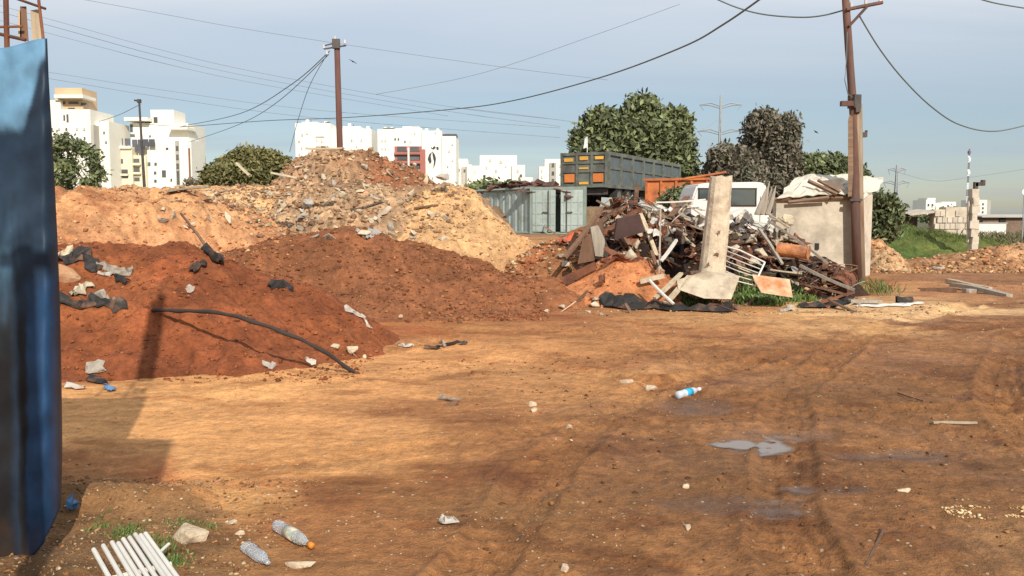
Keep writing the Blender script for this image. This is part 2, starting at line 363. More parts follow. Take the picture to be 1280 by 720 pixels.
M_HEAP = soil_mat('heaped_soil', 0.95, 0.8, 15, 0.5, 0.32)
M_RUB = soil_mat('rubble_soil', 0.95, 1.0, 9, 1.6, 0.42)
build_ground()

def heap(name, label, lobes, col, m, col2=None, rough=0.12, seed=1, res=(200, 300), bounds=None, peb=0.15, clump=0.5, gully=0.0, cols_fn=None, grp=None, kind=None, cat='heap'):
    """one mound of earth: lobes = (cx, cy, rx, ry, height, flatness, rotation)"""
    xs0 = min(l[0] - max(l[2], l[3]) * 1.15 for l in lobes); xs1 = max(l[0] + max(l[2], l[3]) * 1.15 for l in lobes)
    ys0 = min(l[1] - max(l[2], l[3]) * 1.15 for l in lobes); ys1 = max(l[1] + max(l[2], l[3]) * 1.15 for l in lobes)
    nx, ny = res; X, Y = np.meshgrid(np.linspace(xs0, xs1, nx), np.linspace(ys0, ys1, ny)); x, y = X.ravel(), Y.ravel()
    wx = x + 0.35 * fbm(x / 1.2, y / 1.2, seed + 50, 3); wy = y + 0.35 * fbm(x / 1.2 + 5, y / 1.2, seed + 51, 3)
    H = np.full(x.shape, -1.0); k = 0.12
    acc = np.zeros_like(x)
    for cx, cy, rx, ry, h, fl, ro in lobes:
        c, s = math.cos(ro), math.sin(ro); u = ((wx - cx) * c + (wy - cy) * s) / rx; v = (-(wx - cx) * s + (wy - cy) * c) / ry
        q = np.sqrt(u * u + v * v + 0.012) - 0.11
        sh = (1 - q) / (1 - fl); sh = np.where(sh > 0.85, 0.85 + 0.15 * np.tanh((sh - 0.85) / 0.3) * 1.0, sh)
        acc += np.exp(np.clip(h * sh, -1.5, 9) / k)
    H = k * np.log(acc + 1e-9)
    r_ = rough
    n = fbm(x / 0.9, y / 0.9, seed, 5, 0.55) * r_ + 0.35 * r_ * (np.abs(fbm(x / 0.55, y / 0.4, seed + 29, 4, .6)) * -3 + .5) + clump * r_ * (1 - 2 * np.abs(fbm(x / 0.35, y / 0.35, seed + 9, 3))) * 0.4
    if gully: n -= gully * np.clip(1 - 3 * np.abs(fbm(x / 0.5, y / 1.8, seed + 19, 3)), 0, 1)
    gz = base_h(x, y); Z = gz + H + n * np.clip(H * 2 + 0.5, 0.2, 1) - 0.03
    keep = (H > -0.22).reshape(ny, nx)
    idx = np.arange(nx * ny).reshape(ny, nx)
    kf = keep[:-1, :-1] & keep[1:, :-1] & keep[:-1, 1:] & keep[1:, 1:]
    F = np.stack([idx[:-1, :-1], idx[:-1, 1:], idx[1:, 1:], idx[1:, :-1]], -1)[kf]
    used = np.unique(F); rem = np.full(nx * ny, -1); rem[used] = np.arange(len(used)); F = rem[F]
    V = np.stack([x, y, Z], 1)[used]; x, y = V[:, 0], V[:, 1]; Hh = H[used]
    c1 = np.array(lin(col)) / AMB; c2 = np.array(lin(col2 if col2 else col)) / AMB
    mk = sstep(-0.25, 0.35, fbm(x / 1.6, y / 1.6, seed + 70, 5, 0.6))[:, None]
    cc = c1 * (1 - mk) + c2 * mk
    if cols_fn is not None: cc = cols_fn(x, y, V[:, 2], cc)
    cc = cc * (1 + 0.3 * fbm(x / 0.4, y / 0.4, seed + 80, 4, 0.6))[:, None]
    me = np_mesh(name, V, F, np.clip(cc, 0.01, 0.9), True, {'wet': np.zeros(len(V)), 'peb': np.full(len(V), peb)}); me.materials.append(m)
    o = link(name, me); tag(o, label, cat, grp, kind); SOILS.append((V, F)); return o

def mixc(cc, m, col):
    m = m[:, None]; return cc * (1 - m) + np.array(lin(col)) / AMB * m
# near red heap beside the blue panel
def cA(x, y, z, cc):
    return mixc(cc, sstep(0.2, 0.6, fbm(x / 0.7, y / 0.7, 301, 4)) * 0.5, (176, 96, 58))
heap('red_soil_heap', 'freshly dumped dark red soil heap with a black hose lying on it', [(-4.7, 11.0, 2.8, 2.7, 1.35, .05, 0), (-6.0, 11.4, 2.6, 2.6, 1.35, .1, 0), (-3.5, 10.9, 1.6, 1.6, .8, 0, -.2), (-2.9, 10.6, .9, .9, .32, 0, 0), (-5.3, 9.6, 1.6, 1.2, .55, 0, 0), (-4.0, 9.7, 1.2, .9, .42, 0, .3)],
     (150, 87, 51), M_HEAP, (134, 75, 45), 0.16, 3, (420, 300), peb=0.0, gully=0.03, cols_fn=cA)
heap('brown_soil_heap', 'brown loose soil heap with clods between the red heap and the rubble', [(-3.2, 16.3, 3.2, 2.6, 1.62, 0, 0), (-4.7, 15.6, 2.6, 2.2, 1.2, .1, 0), (-1.3, 16.3, 3.0, 2.0, .75, .1, -.1), (.3, 16.6, 1.8, 1.4, .4, .1, 0), (-2.4, 13.9, 1.6, 1.0, .22, .1, 0)],
     (138, 88, 58), M_HEAP, (150, 96, 62), 0.18, 5, (400, 260), peb=0.0)
def cC(x, y, z, cc):
    c = mixc(cc, sstep(1.0, 1.9, z) * (0.5 + 0.5 * fbm(x / .6, y / 1.2, 401, 3)).clip(0, 1), (214, 162, 112))
    return mixc(c, 0.6 * sstep(0.1, 0.4, fbm(x / 1.1, y / 0.35, 402, 4)), (150, 92, 60))
heap('orange_earth_bank', 'tall orange earth bank with a flat top beside the blue panel', [(-9.8, 18.6, 5.6, 5.4, 2.2, .5, 0), (-6.3, 18.0, 3.2, 3.4, 1.35, .25, -.3), (-12.5, 17, 5, 5, 2.1, .5, 0)],
     (208, 152, 108), M_HEAP, (184, 126, 86), 0.24, 8, (420, 320), peb=0.15, gully=0.10, cols_fn=cC)
heap('sandy_ledge', 'pale sandy ledge of earth with a flat top at the foot of the rubble hill', [(-8.6, 25.2, 4.6, 4.4, 2.05, .45, 0), (-5.6, 22.4, 2.8, 2.4, 1.35, .3, 0.2)],
     (226, 182, 132), M_HEAP, (212, 162, 112), 0.2, 12, (300, 260), peb=0.1)
def cE(x, y, z, cc): return mixc(cc, sstep(-4.9, -4.0, x + 0.25 * fbm(x, y, 501, 3)) * .85, (150, 92, 62))
heap('rubble_hill', 'tallest pointed hill of grey brown rubble in front of the white apartment blocks', [(-5.9, 27.6, 3.6, 3.6, 3.35, 0, 0), (-4.3, 27.3, 3.4, 3.4, 2.75, .12, 0), (-7.4, 27.2, 2.6, 2.6, 2.2, .1, 0), (-2.6, 27.2, 2.8, 3, 1.9, .15, 0), (-5.0, 27.3, 1.6, 2.2, 3.0, .3, 0)],
     (188, 152, 118), M_RUB, (164, 124, 92), 0.34, 15, (420, 320), peb=0.3, cols_fn=cE, clump=0.9)
heap('rubble_spread', 'low spread of mixed grey rubble and broken concrete below the rubble hill', [(-4.4, 23.4, 4.0, 3.4, 2.35, .25, 0), (-2.3, 24.0, 2.8, 3.0, 2.3, .25, 0), (-3.6, 20.2, 2.6, 2.2, 1.75, .3, 0), (-6.5, 24.6, 2.6, 2.6, 1.9, .3, 0)],
     (184, 150, 116), M_RUB, (160, 126, 96), 0.30, 18, (360, 300), peb=0.3, clump=0.9)
heap('tan_sand_heap', 'pale tan sand heap in front of the green container', [(-1.65, 20.9, 3.0, 3.1, 2.6, 0, 0), (-2.4, 20.4, 2.3, 2.6, 1.85, .1, 0), (-0.1, 20.2, 2.0, 2.2, 1.05, .05, 0)],
     (212, 168, 120), M_HEAP, (198, 150, 106), 0.22, 21, (380, 320), peb=0.1)
heap('stony_soil_heap', 'low stony brown soil heap at the left foot of the scrap pile', [(1.15, 18.6, 1.7, 1.6, 1.15, .1, 0), (1.9, 19.3, 1.4, 1.6, 1.5, .1, 0)],
     (158, 108, 72), M_RUB, (176, 104, 66), 0.12, 24, (200, 180), peb=0.3)
heap('shaded_core_heap', 'dark heap of fine debris under the scrap pile, coloured as shade in its gaps', [(2.9, 18.2, 1.7, 1.5, 1.55, .25, 0), (4.3, 18.2, 2.0, 1.5, 1.35, .25, 0), (5.7, 17.9, 1.5, 1.3, .9, .25, 0)],
     (70, 50, 38), M_RUB, (46, 36, 30), 0.25, 27, (260, 200), peb=0.05, clump=1.2)  # dark colour stands in for the shade inside the pile's gaps
heap('orange_clay_heap', 'small smooth bright orange clay heap in front of the scrap pile', [(2.05, 16.3, 1.35, 1.2, .98, .12, 0), (1.2, 15.8, 1.0, .7, .35, 0, 0)],
     (196, 128, 84), M_HEAP, (182, 114, 74), 0.10, 30, (180, 150), peb=0.0)
def cJ(x, y, z, cc): return mixc(cc, sstep(-.1, .3, fbm(x / 1.5, y / 1.5, 601, 3)) * .7, (150, 120, 70))
heap('grassy_bank', 'green grassy bank beside the crumbling concrete post', [(14.0, 33.6, 2.8, 3.4, 1.35, .3, 0), (15.8, 32.6, 2.8, 3.2, .85, .2, 0), (17.4, 32.4, 2.4, 3.0, .65, .2, 0)],
     (104, 112, 56), M_HEAP, (84, 100, 48), 0.18, 33, (200, 180), peb=0.05, cols_fn=cJ, cat='bank')
heap('orange_rubble_heap', 'small orange rubble heap just right of the concrete shed', [(11.7, 27.6, 1.1, 2.4, .95, .2, 0), (11.9, 29.6, 1.3, 2.4, .9, .3, 0)],
     (204, 166, 124), M_RUB, (190, 134, 92), 0.22, 36, (180, 180), peb=0.3)
heap('track_side_berm', 'long low tan berm of clods along the right of the track', [(15.6, 26.3, 2.2, 1.6, .72, .2, .1), (18.4, 26.6, 3.0, 1.8, .62, .2, 0), (13.5, 27.3, 1.6, 1.2, .3, .1, 0), (22, 27, 3.5, 2.2, .65, .2, 0)],
     (190, 148, 108), M_RUB, (164, 118, 82), 0.2, 39, (300, 160), peb=0.3)

def make_bvh():
    vs, fs, off = [], [], 0
    for V, F in SOILS: vs.append(V); fs.append(F + off); off += len(V)
    return BVHTree.FromPolygons(np.concatenate(vs).tolist(), np.concatenate(fs).tolist())
BVH = make_bvh()
def at(px, py):
    h = BVH.ray_cast(Vector((0, 0, CAMH)), ray(px, py).normalized()); return h[0] if h[0] else W(px, py, 20)
def drop(x, y):
    h = BVH.ray_cast(Vector((x, y, 30)), Vector((0, 0, -1)))
    return (h[0].z, h[1]) if h[0] else (0.0, Vector((0, 0, 1)))

# ================================================================ far setting: apartment blocks
M_WHITE = mat('white_render', (0.80, 0.765, 0.67), 0.85, var=0.06, scale=0.2, bump=0)
M_CREAM = mat('cream_render', (0.74, 0.66, 0.48), 0.85, var=0.08, scale=0.2, bump=0)
M_TAN = mat('tan_stone', (0.56, 0.40, 0.25), 0.85, var=0.1, scale=0.3, bump=0)
M_SHADE = mat('grey_shade_render', (0.42, 0.39, 0.34), 0.85, var=0.1, scale=0.3, bump=0)  # grey that also paints shade onto building sides, bays and recesses
M_GLASS = mat('dark_window', (0.10, 0.10, 0.10), 0.25, var=0.3, scale=0.5, bump=0, spec=0.5)
M_GLASS2 = mat('shuttered_window', (0.50, 0.45, 0.38), 0.6, var=0.2, scale=0.5, bump=0)
M_SOLAR = mat('dark_roof_panel', (0.10, 0.10, 0.12), 0.45, var=0.2, scale=0.5, bump=0)
M_PINK = mat('pink_balcony', (0.42, 0.16, 0.13), 0.8, var=0.15, scale=0.5, bump=0)
M_BLACKP = mat('black_paint', (0.04, 0.05, 0.06), 0.7, var=0.2, scale=0.5, bump=0)

class Block:
    """an apartment block facing the camera; every piece is laid out at real distance D, in the block's own plane"""
    def __init__(s, name, label, pxc, D, cat='building', group='apartment blocks on the skyline', yaw=0.0):
        p = W(pxc, 270, D); s.D = D; s.pxc = pxc; s.k = D / FPX
        s.root = thing(name, label, cat, (p.x, p.y, 0), yaw, group); s.wcache = {}
    def X(s, px): return (px - s.pxc) * s.k
    def Z(s, py): return (270 - py) * s.k + CAMH
    def vol(s, name, m, boxes):
        mb = MB()
        for px0, px1, py0, py1, y0, y1 in boxes:
            z1 = s.Z(py0); z0 = s.Z(py1) if py1 < 268 else -2
            mb.box(((s.X(px0) + s.X(px1)) / 2, (y0 + y1) / 2, (z0 + z1) / 2), (abs(s.X(px1) - s.X(px0)), y1 - y0, z1 - z0))
        return mb.build(name, m, s.root)
    def win(s, px, py, wpx=2.0, hpx=2.4, y=0.0, m=None, name='window', frame=True):
        m = m or M_GLASS; key = (wpx, hpx, m.name)
        if key not in s.wcache:
            w, h = wpx * s.k, hpx * s.k; s.wcache[key] = MB().box((0, 0, 0), (w, .12, h)).box((0, -.08, -h / 2 - .06), (w * 1.1, .22, .1)).mesh(name, m)
        return link(name, s.wcache[key], None, s.root, (s.X(px), y - .04, s.Z(py)))
    def balcony(s, px0, px1, py, hpx=1.6, y=0.0, m=None):
        w = s.X(px1) - s.X(px0); h = hpx * s.k
        mb = MB().box((0, -.9, 0), (w, .12, h)).box((0, -.45, -h / 2), (w, .9, .2)).box((-w / 2, -.45, 0), (.12, .9, h)).box((w / 2, -.45, 0), (.12, .9, h))
        return mb.build('balcony', m or M_WHITE, s.root, (s.X((px0 + px1) / 2), y, s.Z(py)))

rb = random.Random(3)
# left: tall tower with a tan top
b = Block('apartment_building', 'tall cream apartment tower with a tan stone top storey, behind the sparse tree', 97, 240)
b.vol('wall', M_WHITE, [(64, 118, 139, 300, 0, 14), (66, 82, 128, 139, 0, 12), (112, 134, 152, 300, 3, 16)])
b.vol('penthouse', M_TAN, [(72, 106, 112, 138, 1.5, 10)]); b.vol('canopy', M_WHITE, [(78, 113, 122, 126, -1.5, 6)])
b.vol('recess_shade', M_SHADE, [(118.3, 122, 158, 300, -.3, 3.2)])
for px, py, a, c in [(90, 149.5, 2.4, 9), (86, 149, 2, 6), (95, 130, 12, 2.4), (108, 131.5, 8, 3), (83, 130, 3, 3), (92, 137, 8, 1.5), (128, 166, 1.8, 2.6), (130, 178, 1.8, 2.6)]: b.win(px, py, a, c, (1.5 if py < 138 else 0) if px < 119 else 3)
for r_ in range(7):
    for px in (70, 79, 88, 101, 110): b.win(px, 163 + r_ * 11, 2.2, 2.8, m=M_GLASS if rb.random() < .45 else M_GLASS2)
# left: stepped block with roof panels
b = Block('apartment_building', 'stepped cream apartment block with dark solar panels on its roofs, behind the thin street pole', 182, 250)
b.vol('wall', M_CREAM, [(133, 168, 187, 300, 0, 14), (168, 183, 195, 300, 1, 14)])
b.vol('tower_wall', M_WHITE, [(160, 232, 154, 300, 4, 18), (184, 213, 137, 154, 5, 14), (212, 240, 176, 300, 1, 12), (183, 214, 178, 300, 2.2, 10)])
b.vol('canopy', M_WHITE, [(157, 186, 148, 152, 1.5, 10), (212, 236, 160, 163, 1, 9), (130, 168, 184.5, 187, -.8, 5)])
for px0, px1, y0, y1, yy in [(135, 142, 174, 182, 2), (142.5, 148, 174, 182, 2), (149, 155, 174, 182, 2), (157, 163, 174, 182, 2.5), (165, 171, 175, 190, 3), (172, 180, 175, 192, 3), (181, 187, 175, 184, 1.9), (188, 195, 175, 184, 1.9)]:
    b.vol('solar_panel', M_SOLAR, [(px0, px1, y0, y1, yy - 1.1, yy - .8)])
b.vol('stair_strip', M_SHADE, [(220.5, 225, 177, 300, .7, 1.2)]); b.vol('side_strip', mat('brown_cladding', (.2, .09, .06), .8, bump=0), [(236.5, 238.5, 186, 300, .7, 1.2)])
for px, py, a, c, yy in [(190, 150, 5, 8, 5), (161, 160, 3.5, 9, 4), (162, 169, 6, 3, 4), (184, 170, 2, 2, 4), (208, 186, 3, 2, 2.2), (154, 202, 5, 5, 0), (156, 215, 12, 5, 0), (158, 221, 8, 3, 0), (171, 201, 8, 4, 1), (171, 212, 8, 5, 1),
                     (185, 205, 3, 4, 2.2), (193, 205, 3, 3, 2.2), (192, 216, 3, 3, 2.2), (203, 217, 5, 8, 2.2), (192, 226, 3, 3, 2.2), (214, 225, 2, 3, 1), (231, 225, 2, 4, 1), (223, 186, 3, 5, .7), (223, 197, 3, 6, .7), (223, 208, 3, 6, .7), (223, 222, 3, 16, .7), (171, 224, 7, 4, 1)]: b.win(px, py, a, c, yy)
for px0, px1, py in [(166, 177, 206), (166, 177, 217), (150, 163, 219)]: b.balcony(px0, px1, py, 2.2, y=1 if px0 > 160 else 0, m=M_CREAM)
def tanks(b, lst, y=4):
    for px, py in lst: MB().tube((0, 0, 0), (0, 0, 1.1), .55, seg=12).build('water_tank', M_WHITE, b.root, (b.X(px), y, b.Z(py))); MB().prism([(-.9, 0), (.9, 0), (.9, .9)], 0, .08, 'x').build('solar_collector', M_SOLAR, b.root, (b.X(px) + 1.2, y - .5, b.Z(py)))
tanks(b, [(166, 154), (174, 154), (219, 176), (226, 176)], 6)
# middle: block behind the brown pole
b = Block('apartment_building', 'plain white apartment block directly behind the brown wooden pole', 418, 270)
b.vol('wall', M_WHITE, [(371.5, 415, 156, 300, 0, 14), (415, 464.5, 162, 300, 1.5, 15), (378, 398, 153.5, 156, 2, 10), (428, 450, 158.5, 162, 3, 12)])
b.win(410, 155, 6, 2.6, 2)
for px, py in [(376, 178), (379, 186), (398, 176), (404, 178), (440, 176), (446, 184), (376, 194), (380, 170), (391, 190), (433, 190), (452, 176), (456, 192), (427, 178), (386, 168)]: b.win(px, py, 2, 2.4, 1.5 if px > 415 else 0, m=M_GLASS2)
for py in (172, 184, 196):
    b.win(402, py, 10, 1.4, 0, m=M_GLASS2)
tanks(b, [(382, 153.5), (405, 156), (435, 158.5), (458, 162)], 5)
# middle: block with pink balconies and the painted emblem
b = Block('apartment_building', 'white apartment block with pink balconies and a dark flame shaped emblem on its side', 520, 262)
b.vol('wall', M_WHITE, [(473.5, 494, 163, 300, 0, 14), (494, 528, 162, 300, .6, 14), (528, 553, 165, 300, 0, 14), (553, 570.5, 172, 300, -.6, 14)])
b.vol('roof_room', M_WHITE, [(503, 524, 158.5, 162, 3, 9)])
b.vol('roof_canopy', M_SOLAR, [(554, 571, 169, 172, 0, 6), (480, 496, 161.2, 163.2, 1, 5)])
b.vol('balcony_recess', M_PINK, [(494.5, 528.5, 184, 300, .25, .7)]); b.vol('balcony_column', M_WHITE, [(511, 513, 186, 300, -1.3, .2)]); b.vol('side_pier', M_PINK, [(526, 532.5, 188, 300, -.8, -.2)])
for i, py in enumerate((184, 195, 206, 217)):
    for px in (503, 519): b.win(px, py + 3, 11, 5.5, .25)
    for a, c in ((494.5, 510), (514, 526)): b.balcony(a, c, py + 8.5, 3.2, y=.2, m=M_PINK)
for px, py in [(479, 177), (483, 177), (495, 175), (499, 175), (507, 178), (514, 178), (479, 187), (483, 187), (519, 168), (566, 182), (566, 201), (560, 209), (560, 218), (555, 228), (541, 223), (480, 200), (484, 200), (545, 167), (562, 190)]:
    b.win(px, py, 1.8, 2.2, .6 if 494 < px < 528 else (-.6 if px > 553 else 0), m=M_GLASS if rb.random() < .3 else M_GLASS2)
em = MB(); 
def emb(poly): em.prism([(b.X(px), b.Z(py)) for px, py in poly], -.68, -.4)
em.prism([(b.X(px), b.Z(py)) for px, py in [(541, 190), (544, 194), (545.5, 199), (544.5, 206), (542, 212), (543, 203), (541.5, 196)]], -.12, 0)
em.prism([(b.X(px), b.Z(py)) for px, py in [(540.6, 191), (539, 196), (540, 203), (538, 206), (535.2, 200), (537, 194)]], -.14, 0)
for a in ([(539, 184), (541, 186.5), (543.5, 183.5), (545.5, 186), (542.8, 188), (540, 187.2)], [(546, 185), (548.5, 184.5), (549, 188), (546.6, 188.8)]):
    em.prism([(b.X(px), b.Z(py)) for px, py in a], -.13, 0)
em.build('emblem', M_BLACKP, b.root)
tanks(b, [(480, 163), (488, 163), (532, 165), (546, 165), (561, 172)], 5)
# small low block, wide block, narrow block
b = Block('apartment_building', 'low plain white building squeezed beside the block with the emblem', 578, 275)
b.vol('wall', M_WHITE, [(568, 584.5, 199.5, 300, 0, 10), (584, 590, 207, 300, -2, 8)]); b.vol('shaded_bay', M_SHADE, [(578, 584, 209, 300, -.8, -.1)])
for px, py in [(571, 223), (574, 213), (573, 219), (581, 214)]: b.win(px, py, 2, 3, 0 if px < 578 else -.8)
b = Block('apartment_building', 'wide white building with a raised middle part behind the brown load of scrap', 618, 280)
b.vol('wall', M_WHITE, [(586, 604, 208, 300, 0, 12), (600, 646, 195, 300, 1, 14), (640, 656, 207, 300, 0, 12), (655, 666, 222, 300, 2, 9)])
for px, py, a in [(613, 201, 3), (626, 203, 3), (647, 214, 2.6), (651, 220, 3), (594, 215, 3), (632, 208, 2), (608, 210, 2), (620, 214, 2)]: b.win(px, py, a, 3, 1 if 604 < px < 640 else 0, m=M_GLASS if a > 2.9 and px > 640 else M_GLASS2)
b = Block('apartment_building', 'narrow white building with a grey stair tower left of the dump trailer', 688, 270)
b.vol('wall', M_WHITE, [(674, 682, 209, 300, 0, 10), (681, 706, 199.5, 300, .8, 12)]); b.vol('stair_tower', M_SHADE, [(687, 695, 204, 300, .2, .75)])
for py in (207, 217, 226): b.win(691, py, 3, 4, .2)
for px, py in [(677, 214), (677, 222), (700, 208), (700, 218)]: b.win(px, py, 2, 2.5, 0 if px < 680 else .8, m=M_GLASS2)
# right skyline
b = Block('apartment_building', 'small white block right behind the crumbling concrete post', 1227, 290)
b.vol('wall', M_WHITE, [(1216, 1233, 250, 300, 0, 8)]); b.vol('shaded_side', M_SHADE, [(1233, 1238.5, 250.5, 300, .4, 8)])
for px, py in [(1221, 255), (1228, 255), (1221, 260), (1228, 260), (1221, 265), (1228, 265)]: b.win(px, py, 2.2, 2)
b = Block('apartment_building', 'distant low white houses above the concrete block wall', 1178, 240)
b.vol('wall', M_WHITE, [(1157, 1169, 250, 300, 0, 8), (1169, 1190, 254, 300, 3, 9), (1176, 1186, 247, 300, 8, 14), (1190, 1208, 252, 300, 6, 14)])
for px, py in [(1160, 256), (1165, 256), (1175, 259), (1184, 259), (1198, 257)]: b.win(px, py, 2, 2.2, 0 if px < 1169 else (3 if px < 1190 else 6))

# ================================================================ trees
M_LEAF = vcol_mat('leaves', 0.7, 0.2, 3, 0)
M_BARK = mat('bark', (0.16, 0.11, 0.075), 0.95, var=0.35, scale=6, stretch=(3, 3, .6), bump=.6)
def tree(name, label, base, lobes, leaf, n, cols, seed, trunk_r=.2, group=None, cat='tree', gap=0.0, shell=0.55, drop_=0.0, stems=None):
    """base: foot of the trunk; lobes: (x, y, z, rx, ry, rz) in metres relative to it"""
    rg = np.random.default_rng(seed); root = thing(name, label, cat, base, 0, group)
    Vs, Cs = [], []; vol = np.array([l[3] * l[4] * l[5] for l in lobes]) ** (2 / 3); cnt = (n * vol / vol.sum()).astype(int)
    for (cx, cy, cz, rx, ry, rz), c in zip(lobes, cnt):
        nb = max(10, c // 26)                                         # twig clumps, each a loose ball of leaves
        d = rg.normal(size=(nb, 3)); d /= np.linalg.norm(d, axis=1)[:, None]
        rr = shell + (1.04 - shell) * rg.random(nb) ** .6; bump_ = 1 + .24 * np.sin(d[:, 0] * 5 + seed) * np.cos(d[:, 2] * 6 + cx)
        P = d * (rr * bump_)[:, None] * np.array([rx, ry, rz]) + np.array([cx, cy, cz])
        cs = 0.13 * (rx + ry + rz) / 3 + leaf * 1.2; tone = 0.8 + 0.35 * rg.random(nb); ci = rg.integers(0, len(cols), nb)
        if gap: k = rg.random(nb) > gap; P, tone, ci = P[k], tone[k], ci[k]; nb = len(P)
        m = c // max(nb, 1) + 1
        off = rg.normal(size=(nb, m, 3)) * cs * np.array([1, 1, .75]); Q = (P[:, None] + off).reshape(-1, 3)
        Q[:, 2] -= drop_ * np.abs(rg.normal(size=len(Q)))
        col = (np.array(cols)[ci] * tone[:, None])[:, None].repeat(m, 1).reshape(-1, 3) * (0.65 + .7 * rg.random(len(Q)))[:, None]
        a = rg.normal(size=(len(Q), 3)); a /= np.linalg.norm(a, axis=1)[:, None]; b_ = np.cross(a, rg.normal(size=(len(Q), 3))); b_ /= np.linalg.norm(b_, axis=1)[:, None]
        s = leaf * (0.6 + .8 * rg.random(len(Q)))[:, None]
        Vs.append(np.stack([Q - a * s, Q + b_ * s * .45, Q + a * s, Q - b_ * s * .45], 1).reshape(-1, 3)); Cs.append(col.repeat(4, 0))
    V = np.concatenate(Vs); F = np.arange(len(V)).reshape(-1, 4); me = np_mesh('crown', V, F, np.clip(np.concatenate(Cs), .005, .6)); me.materials.append(M_LEAF)
    link('crown', me, None, root)
    mb = MB(); rr_ = random.Random(seed)
    for sx, sy in (stems or [(0, 0)]):
        top = min(l[2] for l in lobes)
        zc = max(top, .5); mb.path([(sx, sy, -.3), (sx * 1.1 + .03, sy, zc * .5), (sx * 1.2 - .05, sy, zc)], [trunk_r, trunk_r * .8, trunk_r * .6], 8)
        for l in lobes:
            if rr_.random() < .9 or len(lobes) < 4:
                e = Vector((l[0] + rr_.uniform(-.3, .3) * l[3], l[1], l[2] + .4 * l[5])); s0 = Vector((sx * 1.1, sy, zc * .75)); md = (s0 + e) / 2 + Vector((rr_.uniform(-.2, .2) * l[3], 0, .15 * l[5]))
                mb.path([s0, md, e], [trunk_r * .5, trunk_r * .33, trunk_r * .08], 6)
    mb.build('trunk', M_BARK, root, smooth=True); return root
def lob(D, lst, px0, base, dy=0.6):
    k = D / FPX; out_ = []
    for i, (px, py, rx, ry) in enumerate(lst):
        rx *= .78; ry *= .72; py += 8; out_.append(((px - px0) * k, (i % 3 - 1) * rx * k * dy, (270 - py) * k + CAMH - base, rx * k, rx * k, ry * k))
    return out_
def gz(px, Y):
    x = W(px, 270, Y).x; return x, drop(x, Y)[0]
GR = [(0.15, 0.175, 0.085), (0.19, 0.215, 0.095), (0.11, 0.13, 0.07)]  # greens lifted in colour to imitate haze over the distant trees
OL = [(0.16, 0.15, 0.06), (0.20, 0.18, 0.07), (0.12, 0.12, 0.05)]
BR = [(0.155, 0.135, 0.10), (0.19, 0.16, 0.12), (0.12, 0.12, 0.08)]
x, z = gz(785, 64)
tree('pine_tree', 'broad dark green tree with an uneven crown rising behind the dump trailer', (x, 64, z),
     lob(64, [(800, 136, 13, 17), (750, 150, 12, 15), (736, 170, 12, 17), (770, 158, 18, 17), (825, 157, 13, 17), (843, 148, 9, 14), (800, 166, 26, 24), (760, 182, 27, 20), (842, 182, 16, 22), (742, 192, 18, 15), (800, 200, 32, 18), (848, 203, 11, 15), (790, 146, 9, 11)], 785, z), .26, 210000, GR, 11, .05, gap=.12)
x, z = gz(955, 66)
tree('eucalyptus_tree', 'tall brownish olive tree with a two headed crown behind the white truck cab', (x, 66, z),
     lob(66, [(948, 152, 15, 20), (976, 158, 13, 22), (945, 180, 14, 22), (972, 184, 16, 22), (960, 204, 22, 18), (955, 172, 16, 20), (948, 222, 24, 16), (982, 206, 12, 20), (962, 235, 26, 16)], 955, z), .2, 140000, BR, 12, .05, drop_=.15, gap=.1)
x, z = gz(912, 62)
tree('eucalyptus_tree', 'lower rounded brownish olive tree left of the tall two headed one', (x, 62, z),
     lob(62, [(904, 192, 13, 16), (920, 194, 13, 15), (898, 212, 11, 20), (915, 215, 17, 20), (930, 226, 15, 18), (905, 235, 16, 14)], 912, z), .2, 95000, BR, 13, .05, drop_=.15)
x, z = gz(1020, 70)
tree('pine_tree', 'row of low dark green treetops between the brown tree and the rusty pole', (x, 70, z),
     lob(70, [(992, 205, 10, 16), (1008, 206, 11, 15), (1024, 202, 12, 12), (1040, 205, 12, 14), (1054, 206, 10, 12), (1015, 222, 18, 14), (1040, 224, 20, 14), (1062, 215, 12, 14), (990, 225, 12, 16)], 1020, z), .22, 110000, GR, 14, .052)
x, z = gz(98, 46)
tree('street_tree', 'sparse green tree in front of the tan topped tower, beside the blue panel', (x, 46, z),
     lob(46, [(84, 172, 12, 12), (98, 180, 12, 12), (76, 198, 11, 14), (92, 204, 12, 14), (117, 192, 7, 13), (121, 206, 8, 12), (82, 222, 14, 12), (112, 222, 9, 11), (70, 182, 7, 16)], 98, z), .14, 3800, GR + [(.15, .18, .08)], 15, .055, gap=.62, shell=.15, stems=[(-.5, 0), (.9, .2)])
x, z = gz(312, 52)
tree('olive_tree', 'round olive green tree at the left shoulder of the rubble hill', (x, 52, z),
     lob(52, [(315, 197, 17, 16), (335, 198, 15, 14), (292, 203, 17, 13), (352, 204, 12, 12), (275, 212, 14, 12), (268, 220, 9, 9), (305, 215, 26, 14), (340, 216, 22, 14), (285, 228, 22, 10)], 312, z), .16, 100000, OL, 16, .045, gap=.1)
x, z = gz(1103, 29)
tree('fig_bush', 'leafy green bush behind the right edge of the concrete shed', (x, 29, z),
     lob(29, [(1098, 250, 14, 13), (1110, 258, 12, 14), (1092, 266, 15, 13), (1106, 275, 14, 14), (1096, 284, 13, 12)], 1103, z), .11, 9000, [(.11, .13, .06), (.16, .18, .09), (.07, .09, .04)], 17, .045, cat='bush')
x, z = gz(852, 44)
for i, (pxa, pya, Y, lab) in enumerate([(857, 215, 95, 'small round distant tree just right of the big dark tree'), (877, 216, 98, 'small round distant tree above the orange skip')]):
    x, z = gz(pxa, Y); tree('distant_tree', lab, (x, Y, z), lob(Y, [(pxa, pya, 8, 9), (pxa - 3, pya + 8, 9, 8), (pxa + 4, pya + 7, 8, 9)], pxa, z), .25, 1500, GR, 20 + i, .2)
x, z = gz(850, 36)
